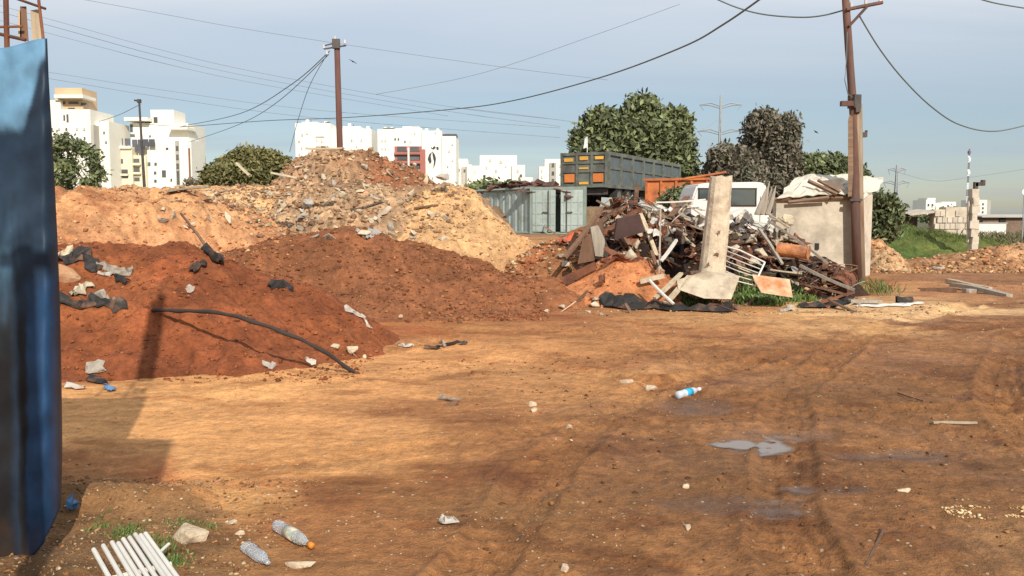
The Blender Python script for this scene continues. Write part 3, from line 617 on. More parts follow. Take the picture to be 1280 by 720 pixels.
tree('shrub', 'dark green shrub growing in front of the orange skip', (x, 36, z), lob(36, [(848, 238, 17, 8), (862, 236, 12, 9), (838, 244, 12, 7), (855, 248, 18, 8)], 850, z), .12, 3000, GR, 23, .06, cat='bush')
x, z = gz(618, 70)
tree('palm_tree', 'spreading dark green treetop showing over the brown load of scrap', (x, 70, z), lob(70, [(605, 231, 14, 4), (622, 229, 12, 4), (638, 232, 14, 4), (590, 234, 10, 3), (622, 240, 24, 7)], 618, z), .3, 3500, GR, 24, .2)
x, z = gz(1180, 60)
tree('dry_shrub', 'dry grey green shrubs on top of the concrete block wall', (x, 60, z), lob(60, [(1170, 262, 10, 4), (1188, 259, 9, 5), (1200, 260, 7, 5), (1180, 268, 20, 6)], 1180, z), .15, 3000, OL, 25, .06, cat='bush')
for i, (pxa, pya, rx) in enumerate([(1256, 272, 18), (1280, 271, 14), (1108, 266, 20), (1140, 268, 22), (1230, 273, 16)]):
    Y = 190 + 12 * i; x, z = gz(pxa, Y)
    tree('distant_tree', ['far dark treeline clump above the low shed on the right', 'far dark treeline clump at the right edge of the view', 'far dark tree clump behind the leafy bush', 'far dark tree clump left of the distant low houses', 'far dark tree clump right of the crumbling post'][i], (x, Y, z), lob(Y, [(pxa - rx * .5, pya, rx * .6, 3.5), (pxa + rx * .5, pya, rx * .6, 3), (pxa, pya - 1, rx * .4, 4)], pxa, z), .5, 1800, GR, 26 + i, .4, group='far treeline')
x, z = gz(240, 70)
tree('bare_shrub', 'thin bare twiggy bush right of the stepped apartment block', (x, 70, z), lob(70, [(246, 225, 7, 11), (254, 222, 6, 10)], 248, z), .12, 700, [(.2, .16, .11)], 33, .06, cat='bush')

# ================================================================ poles, pylons and wires
M_RUSTP = mat('rusty_brown_steel', (0.15, 0.075, 0.055), 0.85, var=.3, scale=3, col2=(.10, .06, .05), bump=.3, stretch=(1, 1, .3))
M_DARKM = mat('dark_steel', (0.07, 0.06, 0.055), 0.6, var=.3, scale=4, bump=.2)
M_WOODP = mat('brown_pole_wood', (0.105, 0.05, 0.04), 0.85, var=.3, scale=5, stretch=(2, 2, .2), bump=.3)
M_CABLE = mat('cable_black', (0.13, 0.16, 0.155), 0.6, var=.1, bump=0)
M_CABLEF = mat('conductor_grey', (0.20, 0.22, 0.24), 0.5, var=.1, bump=0)
M_GALV = mat('galvanised_steel', (0.30, 0.32, 0.33), 0.6, var=.1, bump=0)
M_CERAM = mat('insulator_porcelain', (0.55, 0.52, 0.48), 0.35, var=.1, bump=0)
x, z = gz(424, 38); kk = 38 / FPX
t = thing('utility_pole', 'straight brown pole standing behind the rubble hill in front of the plain white block', 'pole', (x, 38, z), 0, 'power poles')
MB().tube((.13, 0, 0), (.03, 0, (270 - 56) * kk + CAMH - z), .15, .125, 12).build('shaft', M_WOODP, t, smooth=True)
zt = (270 - 62) * kk + CAMH - z
MB().tube((-.55, 0, zt - .15), (.4, .25, zt + .05), .035).tube((-.5, 0, zt), (0, 0, zt + .12), .03).build('crossarm', M_DARKM, t)
MB().box((.02, -.12, zt + .05), (.34, .16, .42), bev=.02).build('switch_box', M_DARKM, t)
for dx, dz in ((-.55, -.05), (-.42, -.32), (.38, .16), (-.05, .32)): MB().tube((dx, 0, zt + dz - .07), (dx, 0, zt + dz + .09), .055, .035, 8).build('insulator', M_CERAM, t)
x, z = gz(181, 62); kk = 62 / FPX
t = thing('street_pole', 'thin dark street pole with a short bent top in front of the stepped apartment block', 'pole', (x, 62, z))
MB().tube((.12, 0, 0), (-.1, 0, (270 - 129) * kk + CAMH - z), .13, .07, 10).build('shaft', M_DARKM, t)
MB().tube((-.1, 0, (270 - 129) * kk + CAMH - z), (-.45, 0, (270 - 128) * kk + CAMH - z), .06).box((-.1, 0, (270 - 129) * kk + CAMH - z), (.25, .2, .25)).build('bracket', M_DARKM, t)

def pylon(label, px, Y, ptop, arms, wpx, rad):
    x, z = gz(px, Y); k = Y / FPX; H = (270 - ptop) * k + CAMH; wb = wpx * k
    t = thing('power_pylon', label, 'pylon', (x, Y, 0), 0, 'steel transmission towers on the skyline')
    mb = MB(); n = 14
    for i in range(n):
        z0, z1 = H * i / n, H * (i + 1) / n; w0 = wb * (1 - .82 * i / n) / 2; w1 = wb * (1 - .82 * (i + 1) / n) / 2
        for sx, sy in ((1, 1), (1, -1), (-1, 1), (-1, -1)): mb.tube((sx * w0, sy * w0, z0), (sx * w1, sy * w1, z1), rad, seg=4)
        mb.tube((-w0, -w0, z0), (w1, -w1, z1), rad * .7, seg=4); mb.tube((w0, -w0, z0), (-w1, -w1, z1), rad * .7, seg=4); mb.tube((-w1, -w1, z1), (w1, -w1, z1), rad * .7, seg=4)
    mb.build('tower', M_GALV, t)
    for py, half, dip in arms:
        zz_ = (270 - py) * k + CAMH
        for s in (1, -1):
            a = MB(); a.path([(0, 0, zz_ - dip * k * .4), (s * half * k * .45, 0, zz_ + 2.5 * k), (s * half * k, 0, zz_ + .5 * k)], rad * .9, 4)
            a.path([(0, 0, zz_ - dip * k), (s * half * k * .5, 0, zz_ - dip * k * .1), (s * half * k, 0, zz_ + .5 * k)], rad * .9, 4)
            a.tube((s * half * k, 0, zz_ + .5 * k), (s * half * k * .8, 0, zz_ - 6 * k), rad * .6, seg=4); a.build('crossarm', M_GALV, t)
pylon('faint lattice power pylon with two pairs of curved arms right of the big dark tree', 898, 300, 122, [(134, 26, 4), (166, 28, 4)], 5, .2)
pylon('faint small power pylon with two cross arms left of the concrete block wall', 1119, 420, 207, [(213, 11, 3), (229, 16, 3)], 5, .26)
# red and white mast
x, z = gz(1208, 230); k = 230 / FPX
t = thing('radio_mast', 'slim red and white radio mast rising left of the crumbling concrete post', 'mast', (x, 230, 0))
for i in range(9):
    z0 = CAMH + (270 - 262) * k + i * 8.3 * k; m_ = mat('mast_white', (.75, .75, .75), .5, bump=0) if i % 2 else mat('mast_dark', (.16, .14, .17), .6, bump=0)
    mb = MB(); ww = (.9 - .05 * i) * k * 1.2
    for sx in (1, -1): mb.tube((sx * ww, 0, z0), (sx * ww * .95, 0, z0 + 8.3 * k), .09, seg=4)
    for j in range(4): mb.tube((-ww, 0, z0 + j * 2.07 * k), (ww, 0, z0 + (j + 1) * 2.07 * k), .07, seg=4)
    if i in (5, 7, 8): mb.box((0, 0, z0 + 4 * k), (3.4 * k, .5, 3.5 * k), (0, 0, .4))
    mb.build('mast_section', m_, t)
def wire(label, pts, rad, m=None, group='overhead wires', sub=8):
    P = [W(a, b_, c) for a, b_, c in pts]; out_ = []
    if m is M_CABLEF and pts[0][0] < 140: P = [P[0] + (P[0] - P[1]) * 3] + P      # the line runs on far beyond the view
    n = len(P)
    for i in range(n - 1):
        p0, p1, p2, p3 = P[max(i - 1, 0)], P[i], P[i + 1], P[min(i + 2, n - 1)]
        for j in range(sub):
            t_ = j / sub; out_.append(.5 * ((2 * p1) + (p2 - p0) * t_ + (2 * p0 - 5 * p1 + 4 * p2 - p3) * t_ ** 2 + (3 * p1 - p0 - 3 * p2 + p3) * t_ ** 3))
    out_.append(P[-1]); mb = MB(); mb.path(out_, rad, 5); o = mb.build('overhead_cable', m or M_CABLE, smooth=True)
    return tag(o, label, 'cable', group)
wire('thick greenish cable sagging low across the whole sky from far left to the top edge', [(225, 159, 62), (330, 151, 52), (430, 147, 45), (560, 137, 38), (640, 126, 33), (750, 97, 27), (850, 60, 22), (905, 30, 19), (965, -12, 17)], .022)
wire('black cable sagging from the top edge to the left side of the rusty pole', [(885, -6, 24), (920, 9, 23.4), (955, 18, 22.7), (1000, 21.5, 22), (1030, 19, 21.6), (1060, 11, 21.3)], .020)
wire('black cable running down to the right from the crossarm of the rusty pole', [(1073, 18, 21.3), (1100, 62, 22), (1130, 100, 23), (1165, 134, 24), (1200, 156, 25), (1245, 164, 26), (1300, 152, 28)], .020)
wire('short piece of black cable crossing the top right corner', [(1210, -6, 30), (1245, 4, 31), (1300, 13, 32)], .026)
wire('thin wire falling left from the brown pole, upper of two', [(412, 64, 38), (365, 105, 43), (300, 142, 52), (225, 158, 66)], .022)
wire('thin wire falling left from the brown pole, lower of two', [(411, 68, 38), (350, 125, 44), (300, 155, 52), (235, 178, 66)], .018)
wire('thin stay wire dropping steeply from the brown pole to the olive tree', [(410, 66, 38), (388, 105, 40), (374, 145, 42), (362, 190, 44)], .014)
wire('thin wire between the thin street pole and the tan topped tower', [(176, 130, 62), (150, 143, 70), (124, 152, 80)], .022)
wire('thin wire from the street pole towards the brown pole', [(182, 155, 62), (205, 157, 62), (236, 158, 62)], .02)
for i, (a, lab) in enumerate([([(55, 22, 110), (200, 62, 110), (330, 92, 112), (560, 133, 120), (700, 150, 130)], 'faint high voltage line crossing the sky, highest of the bundle'), ([(55, 40, 112), (200, 78, 112), (330, 106, 114), (560, 145, 122)], 'faint high voltage line just under the highest of the bundle'),
                          ([(60, 90, 114), (200, 112, 114), (400, 138, 118), (700, 160, 130)], 'faint high voltage line passing over the tan topped tower'), ([(470, 118, 110), (600, 92, 108), (740, 45, 104), (850, 5, 100)], 'faint high voltage line rising to the upper right of the middle sky'),
                          ([(55, 30, 111), (200, 70, 111), (330, 99, 113), (560, 139, 121), (700, 158, 131)], 'faint high voltage line between the two highest of the bundle'), ([(60, 98, 115), (200, 121, 115), (400, 148, 119), (700, 172, 131)], 'faint high voltage line, lower of the two over the tan topped tower'), ([(130, 4, 100), (330, 40, 104), (600, 80, 112), (760, 100, 120)], 'faint high voltage line crossing behind the brown pole top'), ([(560, 133, 120), (700, 150, 140), (850, 170, 200), (898, 150, 300)], 'faint high voltage line reaching the lattice pylon')]):
    wire(lab, a, .026, M_CABLEF, 'faint high voltage lines')
wire('faint high voltage line between the small pylon and the radio mast', [(1119, 214, 420), (1165, 226, 410), (1210, 222, 400), (1290, 210, 390)], .07, M_CABLEF, 'faint high voltage lines')
# birds
for i, (px, py, Y) in enumerate([(441, 77, 60), (1020, 165, 70)]):
    p = W(px, py, Y); t = MB(); t.hull([(-.05, -.16, 0), (.05, -.16, 0), (0, .2, .02), (0, 0, .07), (0, 0, -.06)]); t.prism([(-.32, -.02), (-.02, -.06), (-.02, .07)], .0, .03, 'z'); t.prism([(.32, .02), (.02, .07), (.02, -.06)], .0, .03, 'z')
    tag(t.build('bird', M_DARKM, None, p, (0, .4, .5)), ['tiny dark bird flying right of the brown pole top', 'tiny dark bird flying left of the rusty pole'][i], 'bird', 'birds in the sky')

# ================================================================ yard: container, trailer, skip, truck cab, shed
M_CONT = mat('pale_green_paint', (0.36, 0.42, 0.39), 0.7, var=.14, scale=2.2, col2=(.22, .24, .19), mask=(.52, .75), bump=.15)
M_CONTR = mat('pale_green_rib_edge', (0.24, 0.29, 0.25), 0.75, var=.2, scale=3, bump=.2)
M_SCRAP = mat('brown_scrap', (0.13, 0.055, 0.04), 0.9, var=.5, scale=5, col2=(.05, .05, .045), bump=.6)
def frame_xy(p0, p1):
    """yaw and length of a horizontal edge from p0 to p1"""
    d = p1 - p0; return math.atan2(d.y, d.x), d.length
# green open container: door end faces the camera, long side runs back to the left
zb = 0.82
pL = W(664.5, 270, 38.0); pR = W(731, 270, 37.2); pL.z = pR.z = zb
yaw, wd = frame_xy(pL, pR); Hc = 2.12; Lc = 6.0
t = thing('shipping_container', 'pale green open topped container with its doors ajar behind the sand heap', 'container', pL, yaw)
M_SIDE_L = M_CONT
sk = math.atan2(43.6 - 38, W(577, 270, 43.6).x - pL.x) - yaw   # direction of the long side in the container's own axes
side = Vector((math.cos(sk), math.sin(sk), 0))
def sp(u, v, z): return side * u + Vector((v, 0, 0)) + Vector((0, 0, z))
mb = MB(); n = 22
for i in range(n):                                               # corrugated long side
    u0, u1 = Lc * i / n, Lc * (i + 1) / n; off = .0 if i % 2 else .05
    a, b_ = sp(u0, off, .12), sp(u1, off, .12); nrm = Vector((0.05, 0, 0))
    mb.hull([a, b_, a + nrm, b_ + nrm, a + Vector((0, 0, Hc - .24)), b_ + Vector((0, 0, Hc - .24)), a + nrm + Vector((0, 0, Hc - .24)), b_ + nrm + Vector((0, 0, Hc - .24))])
mb.build('side_wall', M_CONT, t)
mb = MB(); mb.hull([sp(0, wd - .05, 0), sp(Lc, wd - .05, 0), sp(0, wd, 0), sp(Lc, wd, 0), sp(0, wd - .05, Hc), sp(Lc, wd - .05, Hc), sp(0, wd, Hc), sp(Lc, wd, Hc)]); mb.build('side_wall', M_CONT, t)
mb = MB(); mb.hull([sp(Lc, 0, 0), sp(Lc, wd, 0), sp(Lc - .06, 0, 0), sp(Lc - .06, wd, 0), sp(Lc, 0, Hc), sp(Lc, wd, Hc), sp(Lc - .06, 0, Hc), sp(Lc - .06, wd, Hc)]); mb.build('end_wall', M_CONT, t)
mb = MB(); mb.hull([sp(0, 0, -.02), sp(0, wd, -.02), sp(Lc, 0, -.02), sp(Lc, wd, -.02), sp(0, 0, .1), sp(0, wd, .1), sp(Lc, 0, .1), sp(Lc, wd, .1)]); mb.build('floor_pan', M_CONTR, t)
mb = MB()
for p in ((0, 0), (0, wd), (Lc, 0), (Lc, wd)): q = sp(p[0], p[1], Hc / 2); mb.box(q, (.13, .13, Hc + .02))
for z_ in (.06, Hc - .06): mb.tube(sp(0, 0, z_), sp(Lc, 0, z_), .075, seg=4).tube(sp(0, wd, z_), sp(Lc, wd, z_), .075, seg=4).box((wd / 2, 0, z_), (wd, .12, .12))
mb.build('corner_frame', M_CONTR, t)
for k_, (x0, x1, ang) in enumerate(((.07, wd * .47, .0), (wd * .57, wd - .07, 0.0))):
    hinge = x0 if k_ == 0 else x1; sgn = 1 if k_ == 0 else -1; wdd = x1 - x0
    d = thing('door', None, None, (0, 0, 0)); bpy.data.objects.remove(d)
    mb = MB(); mb.box((sgn * wdd / 2, 0, Hc / 2), (wdd, .05, Hc - .26))
    for j in range(3): mb.box((sgn * wdd * (.18 + .32 * j), -.035, Hc / 2), (.05, .03, Hc - .4))
    for z_ in (.45, .95, 1.45): mb.box((sgn * wdd / 2, -.032, z_), (wdd - .06, .025, .05))
    door = mb.build('door', M_CONT, t, (hinge, -.08, 0), (0, 0, -sgn * ang - sgn * .06))
    mb = MB().tube((sgn * wdd * .72, -.08, .15), (sgn * wdd * .72, -.08, Hc - .16), .022, seg=8).box((sgn * wdd * .6, -.1, 1.0), (.3, .03, .04)); mb.build('lock_rod', M_DARKM, door)
mb = MB().path([(wd * .30, -.25, .45), (wd * .28, -.35, .15), (wd * .36, -.4, .03), (wd * .8, -.42, .06)], .05, 8); mb.build('bottom_lip', M_CONTR, t)
# load of scrap heaped in the container
mb = MB(); rr_ = random.Random(5)
for i in range(60):
    u = rr_.uniform(.25, Lc - .3); v = rr_.uniform(.3, wd - .35); c_ = sp(u, v, 1.85 + .62 * math.sin(math.pi * min(u / Lc, 1)) * rr_.uniform(.2, 1)); s_ = rr_.uniform(.15, .38)
    mb.hull([c_ + Vector((rr_.gauss(0, s_), rr_.gauss(0, s_), rr_.gauss(0, s_ * .35) * .8)) for _ in range(9)])
o = mb.build('scrap_load', M_SCRAP, None, pL, (0, 0, yaw)); tag(o, 'heap of dark brown scrap loaded in the pale green container', 'scrap', kind='stuff')

# dump semi-trailer on the raised ground
M_TRL = mat('grey_green_steel', (0.14, 0.155, 0.13), 0.65, var=.2, scale=2.5, col2=(.09, .09, .08), bump=.15)
M_TRLP = mat('blue_grey_panel', (0.10, 0.125, 0.13), 0.55, var=.2, scale=2.5, bump=.15)
M_TYRE = mat('tyre_rubber', (0.03, 0.028, 0.026), .9, var=.2, bump=.3)
M_OR = mat('orange_reflector', (0.60, 0.19, 0.05), .5, var=.15, scale=6, bump=0); M_YE = mat('yellow_reflector', (0.66, 0.36, 0.07), .5, var=.15, scale=6, bump=0)
q0 = W(701.5, 270, 41.3); q1 = W(759, 270, 40.2); yaw, wd = frame_xy(q0, q1)
zt_ = W(0, 190.5, 40.5).z; zb_ = W(0, 234, 40.5).z; Ht = zt_ - zb_; q0.z = zb_; LT = 11.5
t = thing('dump_trailer', 'long grey dump trailer with orange and yellow panels on its tailgate', 'trailer', q0, yaw)
far = W(848, 270, 50.6); 
ux = Vector((math.cos(-yaw), math.sin(-yaw), 0))
dv = Vector((far.x - q1.x, far.y - q1.y, 0)); dv = Euler((0, 0, -yaw)).to_matrix() @ dv; LT = dv.length; dv.normalize(); sl = dv.x / dv.y
def tp(u, v, z): return Vector((v + sl * u, u, z))
def slab(mb, u0, u1, v0, v1, z0, z1): mb.hull([tp(u, v, z) for u in (u0, u1) for v in (v0, v1) for z in (z0, z1)]); return mb
LT = LT * dv.y
b_ = MB(); slab(b_, 0.06, LT, 0, .06, 0, Ht); slab(b_, .06, LT, wd - .06, wd, 0, Ht); slab(b_, .06, LT, .06, wd - .06, 0, .08); slab(b_, LT - .06, LT, 0, wd, 0, Ht); b_.build('body', M_TRLP, t)
rb_ = MB(); slab(rb_, -.02, LT, wd + .003, wd + .09, Ht - .14, Ht + .03); slab(rb_, -.02, LT, wd + .003, wd + .09, -.04, .12); slab(rb_, .0, LT, -.06, -.003, Ht - .14, Ht + .03)
for i in range(8): u = LT * i / 7; slab(rb_, max(u - .09, -.02), min(u + .09, LT + .02), wd + .004, wd + .11, .1, Ht - .12)
slab(rb_, .0, LT, wd + .005, wd + .05, Ht * .52, Ht * .58)
rb_.build('ribs', M_TRL, t)
tg = MB(); tg.box((wd / 2, 0, Ht / 2), (wd, .08, Ht))
for xx in (.05, wd * .355, wd * .675, wd - .05): tg.box((xx, -.07, Ht / 2), (.12, .08, Ht + .03))
for z_ in (.06, Ht * .47, Ht * .72, Ht - .06): tg.box((wd / 2, -.06, z_), (wd, .07, .13))
tgo = tg.build('tailgate', M_TRL, t)
for cx_, cz_, ww_, hh_, m_ in [(.2, .27, .22, .24, M_OR), (.82, .27, .22, .24, M_OR), (.18, .80, .20, .10, M_YE), (.51, .84, .18, .11, M_YE), (.84, .84, .18, .09, M_YE), (.51, .55, .2, .05, M_YE), (.51, .12, .2, .07, M_YE)]:
    MB().box((wd * cx_, -.12, Ht * cz_), (wd * ww_, .02, Ht * hh_)).build('reflector', m_, tgo)
ch = MB(); slab(ch, .3, LT, wd * .3, wd * .36, -.4, -.05); slab(ch, .3, LT, wd * .64, wd * .7, -.4, -.05); slab(ch, .2, .32, .1, wd - .1, -.35, -.05); ch.build('chassis', M_DARKM, t)
for u in (1.5, 2.8, 4.1):
    for v in (.12, wd - .12):
        c_ = tp(u, v, -.42); wh = MB().tube(c_ - Vector((.15, 0, 0)), c_ + Vector((.15, 0, 0)), .52, seg=20).build('wheel', M_TYRE, t, smooth=False)
        MB().tube(c_ - Vector((.16, 0, 0)), c_ + Vector((.16, 0, 0)), .26, seg=16).build('rim', M_TRL, wh)
o = MB(); p = tp(1.2, wd * .35, Ht - .1); o.tube(p - Vector((0, 0, .2)), p + Vector((.02, 0, .95)), .02, seg=6); o.prism([(p.x - .02, p.z + .45), (p.x - .2, p.z + .4), (p.x - .12, p.z + .9), (p.x, p.z + 1)], p.y, p.y + .02); o.build('flag', mat('white_cloth', (.7, .7, .68), .8, bump=0), t)

# orange skip
M_ORS = mat('orange_steel', (0.52, 0.17, 0.055), .75, var=.25, scale=2, col2=(.3, .1, .05), bump=.2)
p0 = W(806, 270, 43); p1 = W(905, 270, 41.5); p0.z = 1.95; yaw, wd = frame_xy(Vector((p0.x, p0.y, 0)), Vector((p1.x, p1.y, 0)))
t = thing('skip_container', 'orange steel skip behind the scrap pile, right of the dump trailer', 'skip', p0, yaw); zt2 = W(0, 226, 43).z - 1.95
mb = MB(); mb.box((wd / 2, 0, zt2 / 2), (wd, .06, zt2)).box((wd / 2, 2.3, zt2 / 2), (wd, .06, zt2)).box((.03, 1.15, zt2 / 2), (.06, 2.24, zt2)).box((wd - .03, 1.15, zt2 / 2), (.06, 2.24, zt2)).box((wd / 2, 1.15, .04), (wd - .13, 2.2, .08)); mb.build('body', M_ORS, t)
mb = MB(); mb.box((wd / 2, -.07, zt2 + .05), (wd + .1, .14, .12)).box((wd / 2, -.07, zt2 * .25), (wd, .1, .1))
for i in range(6): mb.box((.08 + (wd - .16) * i / 5, -.07, zt2 / 2), (.1, .08, zt2 - .05))
mb.tube((wd * .45, -.12, zt2 + .02), (wd * 1.02, -.12, zt2 + .35), .06, seg=6); mb.build('ribs', M_ORS, t)

# white truck cab
M_VAN = mat('white_vehicle_paint', (0.66, 0.65, 0.62), .4, var=.05, scale=2, bump=0, spec=.5)
M_VGL = mat('vehicle_glass', (0.05, 0.07, 0.075), .08, var=.1, bump=0, spec=.8)
Yv = 29.0; kv = Yv / FPX; p0 = W(864, 270, Yv); zg = drop(p0.x + 1, Yv)[0]; p0.z = zg
t = thing('truck', 'white crew cab truck partly hidden behind the broken concrete column and scrap', 'truck', p0, R(3))
def vx(px): return (px - 864) * kv
def vz(py): return (270 - py) * kv + CAMH - zg
prof = [(vx(864), vz(262)), (vx(866), vz(245)), (vx(871), vz(231.5)), (vx(880), vz(229)), (vx(948), vz(227.5)), (vx(957), vz(229.5)), (vx(961), vz(240)), (vx(963), vz(262)), (vx(964), vz(292)), (vx(862), vz(292))]
mb = MB(); mb.prism(prof, 0, 1.9); bmesh.ops.bevel(mb.bm, geom=mb.bm.edges[:], offset=.06, segments=2, affect='EDGES'); body = mb.build('cab', M_VAN, t, smooth=False)
for a, b2, c2, d2 in ((873, 890, 236, 249), (913, 945, 236, 257)):
    mb = MB().box(((vx(a) + vx(b2)) / 2, -.015, (vz(c2) + vz(d2)) / 2), (vx(b2) - vx(a), .03, vz(c2) - vz(d2)), bev=.01); wnd = mb.build('window', M_VGL, t)
    mb = MB()
    for zz_ in (vz(c2), vz(d2)): mb.box(((vx(a) + vx(b2)) / 2, -.02, zz_), (vx(b2) - vx(a) + .06, .05, .04))
    for xx in (vx(a), vx(b2)): mb.box((xx, -.022, (vz(c2) + vz(d2)) / 2), (.04, .052, vz(c2) - vz(d2)))
    mb.build('window_seal', M_TYRE, wnd)
MB().box((vx(951), -.006, vz(262)), (.012, .02, .9)).build('door_gap', M_TYRE, t)
MB().box((vx(947), -.05, vz(266)), (.14, .06, .03)).build('door_handle', M_TYRE, t)
MB().box((vx(940) + .8, .95, vz(297)), (4.6, .8, .2)).build('chassis', M_DARKM, t)
for xx in (vx(885), vx(964) + 1.9):
    for yy in (.12, 1.75):
        wh = MB().tube((xx, yy - .13, .42), (xx, yy + .13, .42), .42, seg=22).build('wheel', M_TYRE, t); MB().tube((xx, yy - .14, .42), (xx, yy + .14, .42), .22, seg=16).build('rim', M_GALV, wh)

# concrete shed with crumpled roof sheet
M_PLAS = mat('stained_plaster', (0.58, 0.51, 0.40), .95, var=.18, scale=2.2, col2=(.38, .33, .26), mask=(.44, .66), bump=.5, bscale=14)
M_PLAS2 = mat('pale_concrete', (0.53, 0.46, 0.37), .95, var=.15, scale=3.5, col2=(.38, .32, .25), mask=(.5, .75), bump=.5, bscale=18)
M_SHEET = mat('dirty_white_sheet', (0.62, 0.56, 0.46), .7, var=.12, scale=2.5, col2=(.34, .28, .21), mask=(.52, .72), bump=.3)
M_RUSTW = mat('weathered_board', (0.20, 0.13, 0.085), .9, var=.35, scale=4, stretch=(.5, 4, 4), bump=.5)
Ys = 21.3; A_ = W(970, 270, 20.9); B_ = W(1067, 270, 21.3); C_ = W(1090, 270, 23.3)
def wallslab(p, q, zt0, zt1, th, sign):
    """upright wall from p to q, its inner face th behind"""
    d = (q - p).to_2d().normalized(); nn = Vector((-d.y, d.x)) * sign * th; mbb = MB()
    nseg = 14; vs = []
    rr2 = random.Random(int(p.x * 100))
    for i in range(nseg + 1):
        f = i / nseg; c = p.lerp(q, f); zt = zt0 + (zt1 - zt0) * f + rr2.uniform(-.02, .02)
        vs.append([mbb.bm.verts.new((c.x, c.y, -.15)), mbb.bm.verts.new((c.x, c.y, zt)), mbb.bm.verts.new((c.x + nn.x, c.y + nn.y, zt)), mbb.bm.verts.new((c.x + nn.x, c.y + nn.y, -.15))])
    for a, b2 in zip(vs, vs[1:]):
        for j in range(4): mbb.bm.faces.new((a[j], a[(j + 1) % 4], b2[(j + 1) % 4], b2[j]))
    mbb.bm.faces.new(vs[0]); mbb.bm.faces.new(vs[-1]); return mbb
t = thing('concrete_shed', 'small rough concrete shed with a crumpled dirty white roof sheet under the rusty pole', 'shed', (A_.x, A_.y, 0))
inv = Vector((A_.x, A_.y, 0))
def shift(o): 
    o.data.transform(Matrix.Translation(-inv)); return o
ztA, ztB = W(0, 249, 20.9).z, W(0, 246, 21.3).z
A0, B0, C0 = A_.copy(), B_.copy(), C_.copy()
shift(wallslab(A0, B0, ztA, ztB, .18, 1).build('wall', M_PLAS, t))
shift(wallslab(B0 + Vector((.003, .185, 0)), C0, ztB, W(0, 243, 23.3).z, .18, 1).build('wall', M_PLAS2, t))
D0 = A0 + (C0 - B0)
shift(wallslab(A0 + Vector((0, .2, 0)), D0, ztA, ztA, .18, -1).build('wall', M_PLAS, t)); shift(wallslab(D0, C0 - Vector((.2, 0, 0)), ztA, ztB, .18, 1).build('wall', M_PLAS, t))
MB().box((.0, 0, 0), (.1, .05, .16)).build('hole', M_TYRE, t, W(1021, 308, 21.1) - inv + Vector((0, -.0, 0)))
# beam along the wall head
p = W(968, 249.5, 20.82) - inv; q = W(1066, 246.5, 21.2) - inv
MB().tube(p, q, .05, seg=4).tube(W(985, 253, 20.8) - inv, W(1036, 247, 20.9) - inv, .045, seg=4).build('roof_beam', M_RUSTW, t)
def crumple(name, pts_px, m, parent, inv_, sub=5, amp=.06, seed=1, th=.02):
    """a sheet through a grid of points (px, py, depth): crumpled and given thickness"""
    rows = len(pts_px); cols_ = len(pts_px[0]); G = [[W(*p) - inv_ for p in r] for r in pts_px]; rg = random.Random(seed)
    bm = bmesh.new(); nr, nc = (rows - 1) * sub + 1, (cols_ - 1) * sub + 1; V = []
    for i in range(nr):
        fi = i / sub; i0 = min(int(fi), rows - 2); ti = fi - i0
        for j in range(nc):
            fj = j / sub; j0 = min(int(fj), cols_ - 2); tj = fj - j0
            c = (G[i0][j0] * (1 - tj) + G[i0][j0 + 1] * tj) * (1 - ti) + (G[i0 + 1][j0] * (1 - tj) + G[i0 + 1][j0 + 1] * tj) * ti
            V.append(bm.verts.new(c + Vector((rg.uniform(-amp, amp), rg.uniform(-amp, amp), rg.uniform(-amp, amp)))))
    for i in range(nr - 1):
        for j in range(nc - 1): bm.faces.new((V[i * nc + j], V[i * nc + j + 1], V[(i + 1) * nc + j + 1], V[(i + 1) * nc + j]))
    me = bpy.data.meshes.new(name); bm.to_mesh(me); bm.free(); me.materials.append(m); o = link(name, me, None, parent)
    sm = o.modifiers.new('s', 'SOLIDIFY'); sm.thickness = th; return o
crumple('roof_sheet', [[(972, 247, 20.75), (1000, 245, 20.8), (1030, 243, 20.9), (1062, 242, 21.1), (1098, 238, 21.5)], [(982, 236, 21.3), (1005, 227, 21.3), (1030, 226, 21.4), (1060, 226, 21.5), (1103, 227, 22.0)],
        [(995, 224, 22.1), (1010, 218.5, 22.1), (1030, 218, 22.2), (1060, 219, 22.3), (1104, 221, 22.8)], [(985, 232, 23.6), (1005, 229, 23.6), (1040, 229, 23.6), (1060, 229, 23.6), (1090, 232, 23.6)]], M_SHEET, t, inv, 4, .035, 4)
MB().hull([W(1025, 226, 21.05) - inv, W(1048, 224, 21.1) - inv, W(1056, 236, 21.0) - inv, W(1040, 239, 20.95) - inv, W(1040, 232, 21.35) - inv]).build('torn_patch', mat('dark_torn_felt', (.13, .10, .08), .95), t)
MB().tube(W(1010, 226, 21.0) - inv, W(1046, 243, 20.85) - inv, .05, seg=4).tube(W(1022, 225, 21.1) - inv, W(1050, 240, 20.9) - inv, .04, seg=4).build('roof_batten', M_RUSTW, t)
MB().tube(W(1072, 254, 21.0) - inv, W(1083, 243, 21.2) - inv, .06, seg=4).build('roof_batten', M_SHEET, t)

